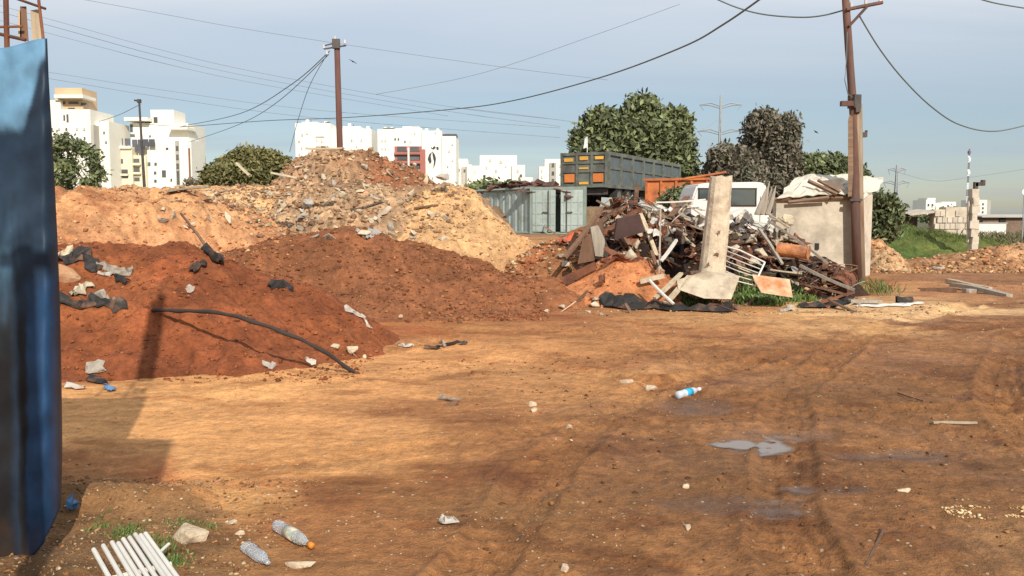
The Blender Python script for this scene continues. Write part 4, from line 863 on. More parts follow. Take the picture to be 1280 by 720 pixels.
# rusty power pole at the shed corner
base = W(1070, 270, 21.12); base.z = -.1
t = thing('utility_pole', 'leaning rusty brown pole with a crossarm standing at the corner of the concrete shed', 'pole', base, 0, 'power poles')
def L_(px, py, Y=21.12): return W(px, py, Y) - base
MB().path([L_(1071.5, 352, 20.98), L_(1069, 250, 20.98), L_(1067.5, 150), L_(1061, 60), L_(1055, -30)], [.115, .11, .10, .095, .085], 12).build('shaft', M_RUSTP, t, smooth=True)
MB().path([L_(1075.5, 352, 21.05), L_(1073.5, 240, 21.05), L_(1073, 130, 21.1)], [.12, .11, .09], 10).build('support_post', mat('tan_timber', (.34, .26, .18), .9, var=.25, scale=4, stretch=(3, 3, .3), bump=.4, col2=(.26, .16, .1)), t, smooth=True)
MB().hull([L_(a, b2, c2) for a, b2 in ((1060, 150), (1062, 143), (1066, 146), (1067, 245), (1060, 246)) for c2 in (20.95, 21.06)]).build('side_board', M_RUSTW, t)
MB().box(L_(1058.5, 129.5, 21.0), (.30, .12, .12)).build('bracket', M_RUSTP, t); MB().box(L_(1068, 127, 21.1), (.2, .26, .32), (0, 0, .3)).box(L_(1070, 136, 21.1), (.12, .3, .2)).build('clamp', M_DARKM, t)
MB().path([L_(1075, 171), L_(1082, 170), L_(1083, 163)], .035, 6).box(L_(1079, 168.5), (.16, .12, .12)).build('lamp_bracket', M_DARKM, t)
MB().tube(L_(1058, 12, 21.0), L_(1103, 3, 21.1), .045, seg=6).build('crossarm', M_RUSTP, t); MB().tube(L_(1061, 33, 21.0), L_(1084, 8, 21.05), .035, seg=6).build('brace', M_RUSTP, t)
for px, py in ((1064, 8), (1082, 3), (1100, 0)): MB().tube(L_(px, py + 3), L_(px, py - 5), .04, .03, 8).build('insulator', M_CERAM, t)
MB().path([L_(1059, 40, 20.98), L_(1058, 75, 20.9), L_(1056, 100, 20.85), L_(1060, 118, 20.9), L_(1066, 122, 21)], .012, 5).build('loose_cable', M_CABLE, t)
MB().box(L_(1069.5, 250, 20.9), (.3, .1, .06)).build('strap', M_DARKM, t)
# crumbling concrete post
t0 = at(1215, 306); base = W(1215, 306, 29.5); zg = drop(base.x, 29.5)[0]; base.z = zg
t = thing('concrete_post', 'crumbling pale concrete post with a rusty iron bracket on its top', 'post', base)
mb = MB(); kx = 29.5 / FPX; prev = None; rr2 = random.Random(8); zt = W(0, 243, 29.5).z - zg
for i in range(9):
    f = i / 8; cx = .04 * rr2.uniform(-1, 1) + .02 * f; w2 = .13 - .02 * f + rr2.uniform(-.025, .03); mb.box((cx, 0, f * zt - .1 + zt / 16), (w2 * 2, .3, zt / 8 + .004 * i), (0, 0, rr2.uniform(-.1, .1)))
mb.jitter(.02, 4); mb.build('shaft', M_PLAS2, t)
MB().tube((-.12, .05, .5), (-.16, .05, zt - .2), .06, seg=6).build('stay_rod', M_PLAS, t)
MB().box((.03, 0, zt + .2), (.12, .12, .46)).box((.15, 0, zt + .36), (.3, .12, .12), (0, -.2, 0)).box((.28, 0, zt + .4), (.1, .14, .2)).build('iron_bracket', M_SCRAP, t)

# low concrete block walls and sheds on the right
M_BLOCK = mat('pale_block_wall', (0.56, 0.48, 0.36), .95, var=.18, scale=2, col2=(.4, .34, .26), bump=.4)
p = W(1160, 270, 48); p.z = 0; t = thing('block_wall', 'pale concrete block wall and broken roof slab behind the grassy bank', 'wall', p); rr2 = random.Random(2)
mb = MB(); kx = 48 / FPX
for (a, b2, c2) in ((1166, 1215, 262), (1180, 1212, 259), (1170, 1196, 266)):
    mb.box((((a + b2) / 2 - 1160) * kx, .1 * rr2.random(), ((270 - c2) * kx + CAMH) / 2), ((b2 - a) * kx, .4 + .1 * rr2.random(), (270 - c2) * kx + CAMH))
mb.build('wall', M_BLOCK, t)
for row in range(5):
    for i in range(7):
        if rr2.random() < .75: MB().box(((1169 + i * 6.4 + (row % 2) * 3 - 1160) * kx, -.24, .35 + row * .36), (.26, .05, .31)).build('block', M_PLAS2, t)
MB().hull([((a - 1160) * kx, b2, (270 - c2) * kx + CAMH) for a, b2, c2 in ((1114, -.3, 272), (1168, -.2, 266), (1114, 2.5, 271), (1170, 2.5, 265), (1116, -.3, 269.5), (1168, -.2, 263), (1172, 2.5, 261))]).build('roof_slab', M_PLAS2, t)
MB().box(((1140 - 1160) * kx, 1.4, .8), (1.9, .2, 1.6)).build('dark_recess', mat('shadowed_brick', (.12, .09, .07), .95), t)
p = W(1250, 270, 70); p.z = 0; kx = 70 / FPX
t = thing('low_shed', 'long low grey roofed shed at the right edge beyond the berm', 'shed', p)
MB().box((.8, 1, .8), (4.4, 2, 1.6)).build('wall', mat('brown_wall', (.22, .15, .11), .9), t); MB().box((.9, 1, 1.66), (5.2, 2.8, .09), (0.06, 0, 0)).build('roof', M_SHADE, t); MB().box((.2, -.05, .9), (.5, .1, 1.5)).build('door', M_TYRE, t)
p = W(1228, 270, 62); p.z = 0
t = thing('white_wall', 'low whitewashed wall right of the crumbling concrete post', 'wall', p); MB().box((.2, 0, .55), (3.0, .3, 1.1)).build('wall', M_WHITE, t); MB().box((.2, 0, 1.13), (3.1, .4, .07)).build('coping', M_SHADE, t)
p = W(1282, 240, 45); zg = drop(p.x, 45)[0]; t = thing('satellite_dish', 'white round dish on a thin post at the right edge of the view', 'dish', (p.x, 45, zg))
MB().tube((0, .1, 0), (0, .1, p.z - zg), .03, seg=8).build('post', M_GALV, t)
mb = MB()
for i in range(5): mb.tube((0, .02 + .02 * i, p.z - zg), (0, .04 + .02 * i, p.z - zg), .17 - .03 * (4 - i) * .0 - .03 * i, seg=20)
mb.build('dish', M_WHITE, t)

# ================================================================ scrap pile, litter and near things
M_RUST = mat('rust', (0.22, 0.085, 0.045), .9, var=.35, scale=5, col2=(.11, .05, .035), bump=.4)
M_BROWN = mat('brown_board', (0.17, 0.095, 0.06), .9, var=.35, scale=3, stretch=(4, 4, .8), bump=.4)
M_BEIGE = mat('beige_timber', (0.45, 0.36, 0.25), .9, var=.25, scale=4, stretch=(4, 4, .6), bump=.4, col2=(.3, .22, .14), mask=(.5, .75))
M_GREYW = mat('grey_weathered_wood', (0.30, 0.26, 0.21), .95, var=.3, scale=4, stretch=(4, 4, .5), bump=.5)
M_CONC = mat('broken_concrete', (0.50, 0.42, 0.31), .95, var=.2, scale=5, col2=(.36, .28, .2), bump=.6)
M_CONCG = mat('grey_concrete', (0.36, 0.32, 0.27), .95, var=.25, scale=5, bump=.6)
M_FOAM = mat('yellowed_foam', (0.52, 0.44, 0.31), .9, var=.18, scale=6, bump=.5)
M_WMET = mat('white_painted_metal', (0.62, 0.59, 0.53), .55, var=.12, scale=5, col2=(.4, .28, .18), mask=(.6, .75), bump=.1)
M_GMET = mat('grey_sheet_metal', (0.34, 0.31, 0.27), .6, metal=.1, var=.25, scale=3, col2=(.16, .11, .08), mask=(.5, .7), bump=.3)
M_BLACK = mat('black_plastic', (0.025, 0.022, 0.02), .65, var=.3, scale=5, bump=.4, col2=(.15, .08, .05), mask=(.5, .64))
M_BRICK = mat('red_brick', (0.38, 0.14, 0.08), .9, var=.25, scale=6, bump=.5)
M_WPLA = mat('white_plastic', (0.42, 0.38, 0.33), .6, var=.2, col2=(.3, .2, .13), mask=(.5, .65), scale=8, bump=.2)
M_BLUEP = mat('faded_blue_plastic', (0.10, 0.22, 0.40), .5, var=.2, scale=8, bump=.2)

# --- loose clods and pebbles that nobody could count
def hull_arr(seed, n=9, flat=.8):
    r_ = random.Random(seed); bm = bmesh.new()
    vs = [bm.verts.new(Vector((r_.gauss(0, 1), r_.gauss(0, 1), r_.gauss(0, 1) * flat)).normalized() * r_.uniform(.7, 1.0)) for _ in range(n)]
    bmesh.ops.convex_hull(bm, input=vs); bmesh.ops.triangulate(bm, faces=bm.faces[:]); bm.verts.index_update()
    V = np.array([v.co for v in bm.verts]); F = np.array([[v.index for v in f.verts] for f in bm.faces]); bm.free(); return V, F
TPL = [hull_arr(i, 9 + i % 3) for i in range(7)]
M_CLOD = vcol_mat('clod', .95, .25, 25, .5)
def scatter(name, label, regions, seed, cat='soil'):
    """regions: (x0, x1, y0, y1, count, smin, smax, colours, sink) on whatever soil lies below"""
    rg = np.random.default_rng(seed); Vs, Fs, Cs = [], [], []; off = 0
    for x0, x1, y0, y1, n, s0, s1, cols_, sink in regions:
        for _ in range(n):
            x = rg.uniform(x0, x1); y = rg.uniform(y0, y1)
            if isinstance(sink, tuple) and vnoise(np.array([x * sink[1]]), np.array([y * sink[1]]), seed)[0] < sink[2]: continue
            z, nr = drop(x, y); s = s0 * (s1 / s0) ** (rg.random() ** 2.2); V, F = TPL[rg.integers(len(TPL))]
            sc3 = s * np.array([rg.uniform(.7, 1.4), rg.uniform(.7, 1.3), rg.uniform(.5, .95)]) * .5; a = rg.uniform(0, 6.28); ca, sa = math.cos(a), math.sin(a)
            Q = V * sc3; Q = np.stack([Q[:, 0] * ca - Q[:, 1] * sa, Q[:, 0] * sa + Q[:, 1] * ca, Q[:, 2]], 1) + np.array([x, y, z + s * .1])
            c = lin(cols_[rg.integers(len(cols_))]) / AMB * rg.uniform(.75, 1.2); Vs.append(Q); Fs.append(F + off); off += len(Q); Cs.append(np.tile(c, (len(Q), 1)))
    me = np_mesh(name, np.concatenate(Vs), np.concatenate(Fs), np.clip(np.concatenate(Cs), .01, .8)); me.materials.append(M_CLOD)
    return tag(link(name, me), label, cat, None, 'stuff')
RED = [(150, 88, 54), (136, 78, 48), (166, 104, 68), (122, 70, 44)]; BRN = [(150, 96, 62), (136, 82, 52), (170, 118, 80), (120, 72, 46)]
RUB = [(186, 152, 118), (166, 130, 98), (206, 180, 146), (150, 114, 86), (130, 102, 82), (176, 140, 106)]; SND = [(220, 178, 128), (200, 152, 102), (232, 196, 146), (188, 140, 94)]
BNK = [(206, 150, 104), (190, 130, 86), (220, 176, 132), (160, 104, 68)]; PEB = [(186, 156, 118), (170, 138, 100), (206, 182, 148), (150, 116, 82), (176, 130, 88)]
MUD = [(130, 90, 58), (146, 104, 68), (116, 78, 50), (166, 122, 82)]
scatter('soil_clods', 'loose clods of earth strewn over the soil heaps', [(-7.5, -1.6, 8.2, 11.6, 5200, .012, .075, RED, 0), (-5.8, .6, 13.0, 16.6, 5200, .02, .11, BRN, 0), (-12, -4, 13.6, 19, 3600, .03, .14, BNK, 0), (-12, -4, 17, 21, 900, .04, .2, RUB, 0),
        (-4.2, 1.2, 17.8, 21.2, 2200, .02, .14, SND, 0), (-12, -5, 20.5, 25.5, 1000, .03, .2, SND, 0), (-.2, 2.0, 16.8, 18.8, 900, .03, .16, BRN + RUB[:3], 0), (.9, 3.2, 15.1, 16.4, 500, .01, .08, [(204, 126, 78), (180, 104, 64)], 0),
        (-4, 1.5, 8.6, 9.6, 500, .008, .05, RED, 0)], 3)
scatter('rubble_fragments', 'broken bits of concrete and stone all over the rubble hill', [(-9.2, -.6, 24.2, 28, 6500, .04, .24, RUB, 0), (-8.6, -2.9, 18.2, 24.5, 6500, .03, .24, RUB, 0), (-2.6, -.9, 19, 21.5, 500, .04, .2, RUB, 0), (9.6, 20, 24, 29.5, 2600, .04, .24, RUB + BNK, 0),
        (11, 21, 24.2, 26.5, 1500, .04, .2, SND + BNK, 0), (1.2, 7, 16.0, 18, 1500, .03, .16, RUB[:4] + BRN, 0)], 4, 'rubble')
scatter('pebbles', 'small pale pebbles and grit strewn over the trodden ground', [(-3.0, -1.2, 3.6, 5.2, 5200, .004, .034, PEB + MUD, 0), (-3.4, 1.5, 4.6, 9, 1300, .005, .03, PEB + MUD, (0, .9, .45)), (-.5, 7, 3.6, 10, 3000, .006, .045, MUD + [(100, 66, 42)], (0, 1.4, .45)), (-2, 9, 9, 14.4, 900, .01, .05, MUD + PEB, (0, .5, .5)),
        (1.4, 3.6, 3.9, 5.2, 260, .006, .025, PEB, (0, 2.2, .62)), (-1.2, .6, 3.8, 4.6, 500, .005, .022, PEB, 0), (8, 17, 15, 23, 700, .02, .09, PEB + MUD, (0, .5, .5)), (.4, 8, 14, 15.6, 700, .015, .09, PEB + RUB, 0)], 5, 'stone')
scatter('wood_chips', 'pale wood chips spilled in a streak at the lower right', [(2.42, 3.6, 4.46, 4.66, 700, .010, .035, [(236, 206, 156), (216, 176, 122)], (0, 9.0, .3))], 6, 'wood')

# --- piece makers: a few meshes of each kind, shared by all copies
def hullmesh(name, seed, size, m, n=12):
    r_ = random.Random(seed); mb = MB(); mb.hull([Vector((r_.uniform(-1, 1) * size[0], r_.uniform(-1, 1) * size[1], r_.uniform(-1, 1) * size[2])) * .5 for _ in range(n)])
    try: bmesh.ops.bevel(mb.bm, geom=mb.bm.edges[:], offset=min(size) * .06, segments=1, affect='EDGES')
    except Exception: pass
    return mb.mesh(name, m)
def plankmesh(name, seed, L, w, th, m):
    r_ = random.Random(seed); mb = MB(); n = 7; rows = []
    for i in range(n):
        f = i / (n - 1) - .5; b_ = .02 * L * math.sin(f * 3 + seed); e = 1 - (.35 * r_.random() if i in (0, n - 1) else .04 * r_.random())
        rows.append([mb.bm.verts.new((s * w / 2 * e, f * L, u * th / 2 + b_)) for s, u in ((-1, -1), (1, -1), (1, 1), (-1, 1))])
    for a, b2 in zip(rows, rows[1:]):
        for j in range(4): mb.bm.faces.new((a[j], a[(j + 1) % 4], b2[(j + 1) % 4], b2[j]))
    mb.bm.faces.new(rows[0]); mb.bm.faces.new(rows[-1]); return mb.mesh(name, m)
def rodmesh(name, seed, L, r0, m, bend=.1):
    r_ = random.Random(seed); pts = []; x = z = 0
    for i in range(9):
        f = i / 8 - .5; x += r_.uniform(-1, 1) * bend * L / 8; z += r_.uniform(-1, 1) * bend * L / 8; pts.append((x, f * L, z))
    return MB().path(pts, r0, 6).mesh(name, m, True)
def sheetmesh(name, seed, w, h, m, amp=.12, th=.008, n=9):
    r_ = random.Random(seed); bm = bmesh.new(); V = []; fx, fy = r_.uniform(2, 5), r_.uniform(2, 5); p1 = r_.uniform(0, 6)
    for i in range(n):
        for j in range(n):
            u, v = i / (n - 1) - .5, j / (n - 1) - .5; e = 1 + .18 * math.sin(9 * u + p1) * (abs(v) > .4) + .18 * math.sin(8 * v + p1) * (abs(u) > .4)
            V.append(bm.verts.new((u * w * e, v * h * e, amp * (math.sin(u * fx * 2 + p1) * .5 + math.cos(v * fy * 2 - p1) * .5 + r_.uniform(-.35, .35)) * .6)))
    fs = [bm.faces.new((V[i * n + j], V[i * n + j + 1], V[(i + 1) * n + j + 1], V[(i + 1) * n + j])) for i in range(n - 1) for j in range(n - 1)]
    r = bmesh.ops.extrude_face_region(bm, geom=fs)
    for v in [g for g in r['geom'] if isinstance(g, bmesh.types.BMVert)]: v.co.z += th
    bmesh.ops.recalc_face_normals(bm, faces=bm.faces[:]); me = bpy.data.meshes.new(name); bm.to_mesh(me); bm.free(); me.materials.append(m); return me
def onpile(px, py, Y=None, ymax=19.4, yfall=17.9):
    if Y is None:
        h = at(px, py); return h if h.y < ymax else W(px, py, yfall)
    return W(px, py, Y)
# beams laid between two pixels' points
def beam(name, label, cat, a, b_, w, th, m, group=None, lift=.0, roll=0.0, jag=1):
    A, B = Vector(a), Vector(b_); A.z += lift; B.z += lift; d = B - A; me = plankmesh(name, int(A.x * 100 + 7), d.length, w, th, m); o = link(name, me)
    q = d.to_track_quat('Y', 'Z'); o.rotation_mode = 'QUATERNION'; o.rotation_quaternion = q @ Euler((0, roll, 0)).to_quaternion(); o.location = (A + B) / 2
    return tag(o, label, cat, group)

# --- generic scrap
KINDS_ = {}
def kind(key, name, cat, label, group, meshes): KINDS_[key] = (name, cat, label, group, meshes)
kind('rustb', 'steel_offcut', 'scrap metal', 'bent rusty steel offcut lying in the scrap pile', 'rusty steel offcuts in the scrap pile', [sheetmesh('steel_offcut', i, .55 - .05 * i, .22 + .04 * i, M_RUST, .12) for i in range(5)])
kind('brown', 'wood_plank', 'plank', 'dark brown plank sticking out of the scrap pile', 'dark planks in the scrap pile', [plankmesh('wood_plank', i, .9 + .12 * i, .09 + .015 * i, .035, M_BROWN) for i in range(5)])
kind('beige', 'wood_batten', 'plank', 'pale batten lying across the scrap pile', 'pale battens in the scrap pile', [plankmesh('wood_batten', i + 9, .7 + .12 * i, .05 + .01 * i, .03, M_BEIGE) for i in range(5)])
kind('grey', 'sheet_strip', 'scrap metal', 'twisted grey sheet metal strip in the scrap pile', 'grey metal strips in the scrap pile', [sheetmesh('sheet_strip', i + 20, .5, .12 + .03 * i, M_GMET, .14) for i in range(5)])
kind('white', 'plastic_strip', 'scrap', 'dirty white strip tangled in the top of the scrap pile', 'white strips in the scrap pile', [sheetmesh('plastic_strip', i + 30, .6, .07 + .02 * i, M_WMET, .14) for i in range(5)])
kind('rod', 'steel_rod', 'rod', 'thin bent steel rod sticking out of the scrap pile', 'steel rods in the scrap pile', [rodmesh('steel_rod', i + 40, .9 + .2 * i, .011, M_RUST if i % 2 else M_GMET, .16) for i in range(5)])
kind('conc', 'concrete_lump', 'concrete', 'pale broken concrete lump in the scrap pile', 'concrete lumps in the scrap pile', [hullmesh('concrete_lump', i + 50, (.3, .24, .18), M_CONC) for i in range(5)])
kind('foam', 'foam_block', 'foam', 'yellowed foam block in the middle of the scrap pile', 'foam blocks in the scrap pile', [hullmesh('foam_block', i + 60, (.36, .2, .2), M_FOAM) for i in range(4)])
kind('black', 'plastic_sheet', 'plastic', 'torn black plastic sheet in the scrap pile', 'black plastic sheets in the scrap pile', [sheetmesh('plastic_sheet', i + 70, .5, .4, M_BLACK, .2) for i in range(4)])
kind('brick', 'brick_fragment', 'brick', 'broken red brick at the foot of the scrap pile', 'bricks at the scrap pile', [hullmesh('brick_fragment', i + 80, (.2, .12, .1), M_BRICK) for i in range(3)])
ZN = ['', 'below the dump trailer', 'just above the clay heap', 'left behind the concrete column', 'in front of the white truck', 'above the white grille', 'beside the rusty drum', 'in the dark hollow', 'low along the pile foot', 'at the far left end', 'on the pile crest left of the column', 'around the dark open box']
def scrap(zone, counts, seed, sc0=.7, sc1=1.25, tilt=.6, lift=.05):
    r_ = random.Random(seed); x0, x1, y0, y1 = zone
    for key, n in counts:
        name, cat, label, group, mm = KINDS_[key]
        for _ in range(n):
            px, py = r_.uniform(x0, x1), r_.uniform(y0, y1); p = onpile(px, py)
            if p.y > 18.6: p = W(px, py, r_.uniform(17.4, 18.3)); g = drop(p.x, p.y)[0]; p.z = min(p.z, g + .3)
            o = bpy.data.objects.new(name, mm[r_.randrange(len(mm))]); C.objects.link(o); o.location = p + Vector((0, -.03, lift * r_.random() + .01))
            o.rotation_euler = (r_.gauss(.35, tilt), r_.gauss(0, tilt), r_.choice([-1.1, -.9, .8, 1.3, 0]) + r_.gauss(0, .5)); s = r_.uniform(sc0, sc1); o.scale = (s, s, s)
            sz = 'small ' if s < sc0 + (sc1 - sc0) * .33 else ('large ' if s > sc0 + (sc1 - sc0) * .7 else ''); l2 = label.replace(' in the middle of the scrap pile', '').replace(' at the foot of the scrap pile', '').replace(' tangled in the top of the scrap pile', '').replace(' in the scrap pile', '').replace(' lying', '')
            l2 = l2.replace(' sticking out of the scrap pile', '').replace(' across the scrap pile', ''); tag(o, sz + l2 + ' ' + ZN[seed] + ', ' + ('upper ' if py < (y0 + y1) / 2 else 'lower ') + ('left' if px < (x0 * 2 + x1) / 3 else ('right' if px > (x0 + x1 * 2) / 3 else 'middle')), cat, group)
scrap((742, 800, 256, 320), [('brown', 7), ('rustb', 8), ('rod', 3), ('beige', 2)], 1)
scrap((775, 840, 262, 330), [('conc', 12), ('rustb', 6), ('beige', 6), ('foam', 3), ('brown', 4)], 2)
scrap((815, 885, 268, 296), [('white', 7), ('grey', 3), ('beige', 6), ('rod', 4), ('brown', 3)], 3, 0.8, 1.3, .25)
scrap((905, 985, 274, 305), [('grey', 3), ('white', 4), ('foam', 6), ('conc', 7), ('beige', 7), ('brown', 3)], 4, .7, 1.2, .3)
scrap((905, 1000, 295, 345), [('rustb', 7), ('grey', 2), ('rod', 6), ('conc', 5), ('black', 3), ('brown', 6), ('beige', 3)], 5, .7, 1.1, .45)
scrap((985, 1062, 332, 372), [('brown', 6), ('rustb', 5), ('grey', 2), ('rod', 5), ('conc', 4), ('black', 2)], 6, .5, .95, .35)
scrap((820, 880, 296, 345), [('black', 5), ('rustb', 3), ('rod', 4), ('brown', 3)], 7)
scrap((700, 1085, 372, 392), [('brown', 7), ('beige', 7), ('conc', 9), ('brick', 7), ('grey', 2), ('rod', 3)], 8, .35, .8, .12, .01)
scrap((700, 760, 300, 360), [('brown', 4), ('rustb', 3), ('conc', 4)], 9, .6, 1)
scrap((752, 800, 262, 300), [('brown', 5), ('rustb', 6), ('conc', 5), ('beige', 4)], 11, .45, .8)
scrap((800, 880, 260, 272), [('white', 4), ('beige', 5), ('brown', 2)], 10, .7, 1.2, .15)

# --- recognisable pieces of the pile
Yc = 15.4
cp0 = W(889, 350, Yc); cp1 = W(901.5, 222, Yc + .12); foot = Vector((cp0.x, cp0.y, 0))
t = thing('concrete_column', 'upright broken pale concrete column on a slanted footing slab, standing in the scrap pile', 'column', foot)
kx = Yc / FPX; n = 12; mb = MB(); rings = []; rr2 = random.Random(5)
for i in range(n):
    f = i / (n - 1); c = cp0.lerp(cp1, f) - foot; w2 = (16.5 - 2.6 * f) * kx; ring = []
    for k in range(14):
        a = 2 * math.pi * k / 14; rad = w2 / max(abs(math.cos(a)), abs(math.sin(a))) ** .12 * (1 + rr2.uniform(-.03, .03)); tz = (.03 * math.sin(k * 2.1) + rr2.uniform(-.02, .02)) if i == n - 1 else 0
        ring.append(mb.bm.verts.new((c.x + rad * math.cos(a), c.y + rad * math.sin(a), c.z + tz)))
    rings.append(ring)
for a, b_ in zip(rings, rings[1:]):
    for k in range(14): mb.bm.faces.new((a[k], a[(k + 1) % 14], b_[(k + 1) % 14], b_[k]))
mb.bm.faces.new(rings[0]); mb.bm.faces.new(rings[-1]); mb.build('shaft', M_CONC, t)
for px, py in ((899, 290), (893, 318), (885, 330), (897, 318)): MB().hull([(rnd.gauss(0, .022), rnd.gauss(0, .006), rnd.gauss(0, .03)) for _ in range(8)]).build('pit', M_BROWN, t, W(px, py, Yc - 17 * kx + .03) - foot)
mb = MB(); mb.hull([W(a, b_, c) - foot for a, b_, c in ((846, 350, 14.9), (880, 342, 15.05), (925, 345, 15.0), (914, 374, 14.6), (880, 373, 14.55), (848, 362, 14.7), (850, 352, 15.9), (924, 346, 15.9), (912, 366, 15.8), (890, 336, 15.35))]); mb.build('footing', M_CONC, t)
# white grille lying on the pile
t0 = W(905, 312, 15.6); t = thing('metal_grille', 'bent white metal grille of parallel rods right of the concrete column', 'grille', t0)
def g_(px, py, Y=15.5): return W(px, py, Y) - t0
MB().path([g_(900, 306, 15.9), g_(925, 313, 15.7), g_(956, 328, 15.4)], .018, 6).build('frame_bar', M_WMET, t); MB().path([g_(956, 328, 15.4), g_(948, 345, 15.2), g_(944, 358, 15.1)], .018, 6).build('frame_bar', M_WMET, t)
for i in range(6):
    f = i / 5; MB().path([g_(902, 311 + 6.5 * i, 15.85 - .1 * i), g_(925 - i, 320 + 6.2 * i, 15.6 - .1 * i), g_(954 - 2 * i, 332 + 5.0 * i, 15.38 - .04 * i)], .010, 5).build('rod', M_WMET, t)
# rusty pipe, board, drum, stump
p0, p1 = W(972, 311, 16.2), W(1011, 316, 15.9); t = MB().tube((0, 0, 0), p1 - p0, .13, .12, 18).tube((p1 - p0) * .97, (p1 - p0) * 1.005, .135, .135, 18).build('rusty_pipe', mat('orange_rust', (.42, .17, .07), .85, var=.3, scale=6, col2=(.2, .09, .05), bump=.4), None, p0); tag(t, 'short fat orange rusty pipe end sticking out before the shed wall', 'pipe')
o = MB().hull([W(a, b_, c) - W(965, 358, 15) for a, b_, c in ((940, 343, 15.2), (987, 349, 15.2), (991, 372, 14.9), (952, 366, 14.9), (943, 352, 15.1), (942, 343, 15.26), (987, 349, 15.26), (991, 371, 14.96))]).build('painted_board', mat('orange_stained_board', (.55, .42, .28), .85, var=.2, scale=3, col2=(.42, .16, .06), mask=(.42, .6), bump=.3), None, W(965, 358, 15)); tag(o, 'chipped board stained orange and white lying under the white grille', 'board')
p = W(1050, 356, 17.0); t = thing('steel_drum', 'crushed rusty drum lying open at the right end of the scrap pile', 'drum', p)
mb = MB(); ax = Vector((.42, .55, .18)); mb.tube(-ax * .5, ax * .5, .24, .22, 20, caps=False); mb.build('barrel', M_RUST, t); MB().tube(-ax * .3, -ax * .26, .22, .22, 20).build('lid', M_BROWN, t)
for s in (-.5, 0, .48): MB().tube(ax * s, ax * (s + .04), .25, .25, 20, caps=False).build('hoop', M_RUST, t)
p = W(953, 268, 17.2); t = thing('tree_stump', 'jagged splintered grey wooden stump standing up right of the white truck cab', 'stump', p); rr2 = random.Random(3)
mb = MB()
for i in range(7):
    a = W(946 + 2.2 * i, 268, 17.2 + .05 * (i % 3)) - p; b_ = W(958 + 2.0 * i - 3 * (i % 2), 232 - 10 * (i in (2, 3)) + 12 * rr2.random(), 17.2 + .05 * (i % 3)) - p; mb.path([a, a.lerp(b_, .5) + Vector((.01, 0, 0)), b_], [.055, .045, .008], 6)
mb.build('stub', M_GREYW, t)
# brown panels and beams at the left end
G1 = 'rusty panels leaning at the left end of the scrap pile'
for i, (pts, dy, m_, lab) in enumerate([([(733, 322), (742, 278), (752, 276), (758, 318)], .08, M_BROWN, 'tall narrow brown panel leaning upright left of the dark box'),
                                  ([(744, 320), (738, 284), (746, 282), (765, 322)], .05, M_GREYW, 'grey brown slanted board crossing the brown panel'),
                                  ([(722, 330), (728, 300), (738, 292), (742, 326)], .06, M_BROWN, 'short dark panel at the far left of the scrap pile'),
                                  ([(768, 300), (772, 274), (800, 268), (806, 290)], .5, mat('dark_box_metal', (.07, .04, .035), .85), 'dark open box wedged in the upper left of the scrap pile'),
                                  ([(700, 348), (742, 328), (746, 336), (706, 356)], .12, M_RUST, 'red brown steel beam slanting on the ground left of the clay heap')]):
    YY = 17.0 - .25 * i if i != 4 else 15.9; c0 = W(*pts[0], YY); mb = MB(); mb.hull([W(a, b_, YY) - c0 for a, b_ in pts] + [W(a, b_, YY) - c0 + Vector((.03, dy, .01)) for a, b_ in pts])
    tag(mb.build(['leaning_board', 'leaning_board', 'leaning_board', 'metal_box', 'steel_beam'][i], m_, None, c0), lab, ['panel', 'panel', 'panel', 'box', 'beam'][i])
bm_ = [((752, 262, 17.6), (705, 322, 16.6), .10, .06, M_BROWN, 'long dark brown beam sloping down the left edge of the scrap pile'), ((800, 262, 17.6), (735, 300, 16.9), .14, .05, M_RUST, 'wide rusty board sloping over the upper left of the scrap pile'),
       ((776, 258, 17.9), (722, 296, 17.3), .12, .05, M_BROWN, 'brown board near the dump trailer wheels'), ((826, 262, 15.9), (824, 342, 15.5), .03, .03, M_GMET, 'thin upright grey post in front of the dark hollow'),
       ((852, 342, 15.1), (818, 372, 14.6), .10, .04, M_BEIGE, 'pale plank leaning left of the column footing, upper one'), ((862, 346, 15.0), (832, 378, 14.5), .11, .04, M_BEIGE, 'pale plank leaning against the column footing, lower one'),
       ((812, 350, 14.8), (842, 380, 14.4), .05, .03, M_WMET, 'white stick crossing the pale planks'), ((846, 300, 15.6), (826, 326, 15.3), .06, .04, M_WMET, 'short white pipe hanging before the dark hollow'),
       ((800, 352, 15.3), (830, 345, 15.3), .12, .08, M_BEIGE, 'short wide pale timber above the clay heap'), ((948, 286, 16.6), (978, 330, 15.9), .06, .04, M_GREYW, 'grey batten slanting down above the white grille'),
       ((930, 262, 17.0), (872, 282, 16.6), .08, .03, M_WMET, 'long pale strip across the top of the scrap pile behind the column'), ((960, 276, 17.0), (1035, 330, 16.3), .05, .04, M_GREYW, 'long grey batten sloping down towards the drum'),
       ((1000, 332, 16.4), (1068, 362, 15.8), .07, .05, M_GREYW, 'grey timber lying left of the drum'), ((1020, 380, 15.2), (1068, 366, 15.3), .05, .04, M_RUST, 'thin rusty bar lying in front of the drum'),
       ((1060, 375, 15.6), (1100, 377, 15.7), .22, .05, M_GREYW, 'flat grey board on the ground in front of the shed'), ((820, 252, 17.6), (882, 250, 17.6), .05, .03, M_WMET, 'straight white strip lying on top of the pile left of the column')]
for a, b_, w_, th_, m_, lab in bm_: beam('timber' if m_ in (M_BEIGE, M_GREYW, M_BROWN) else 'metal_bar', lab, 'plank' if m_ in (M_BEIGE, M_GREYW, M_BROWN) else 'bar', W(*a), W(*b_), w_, th_, m_)
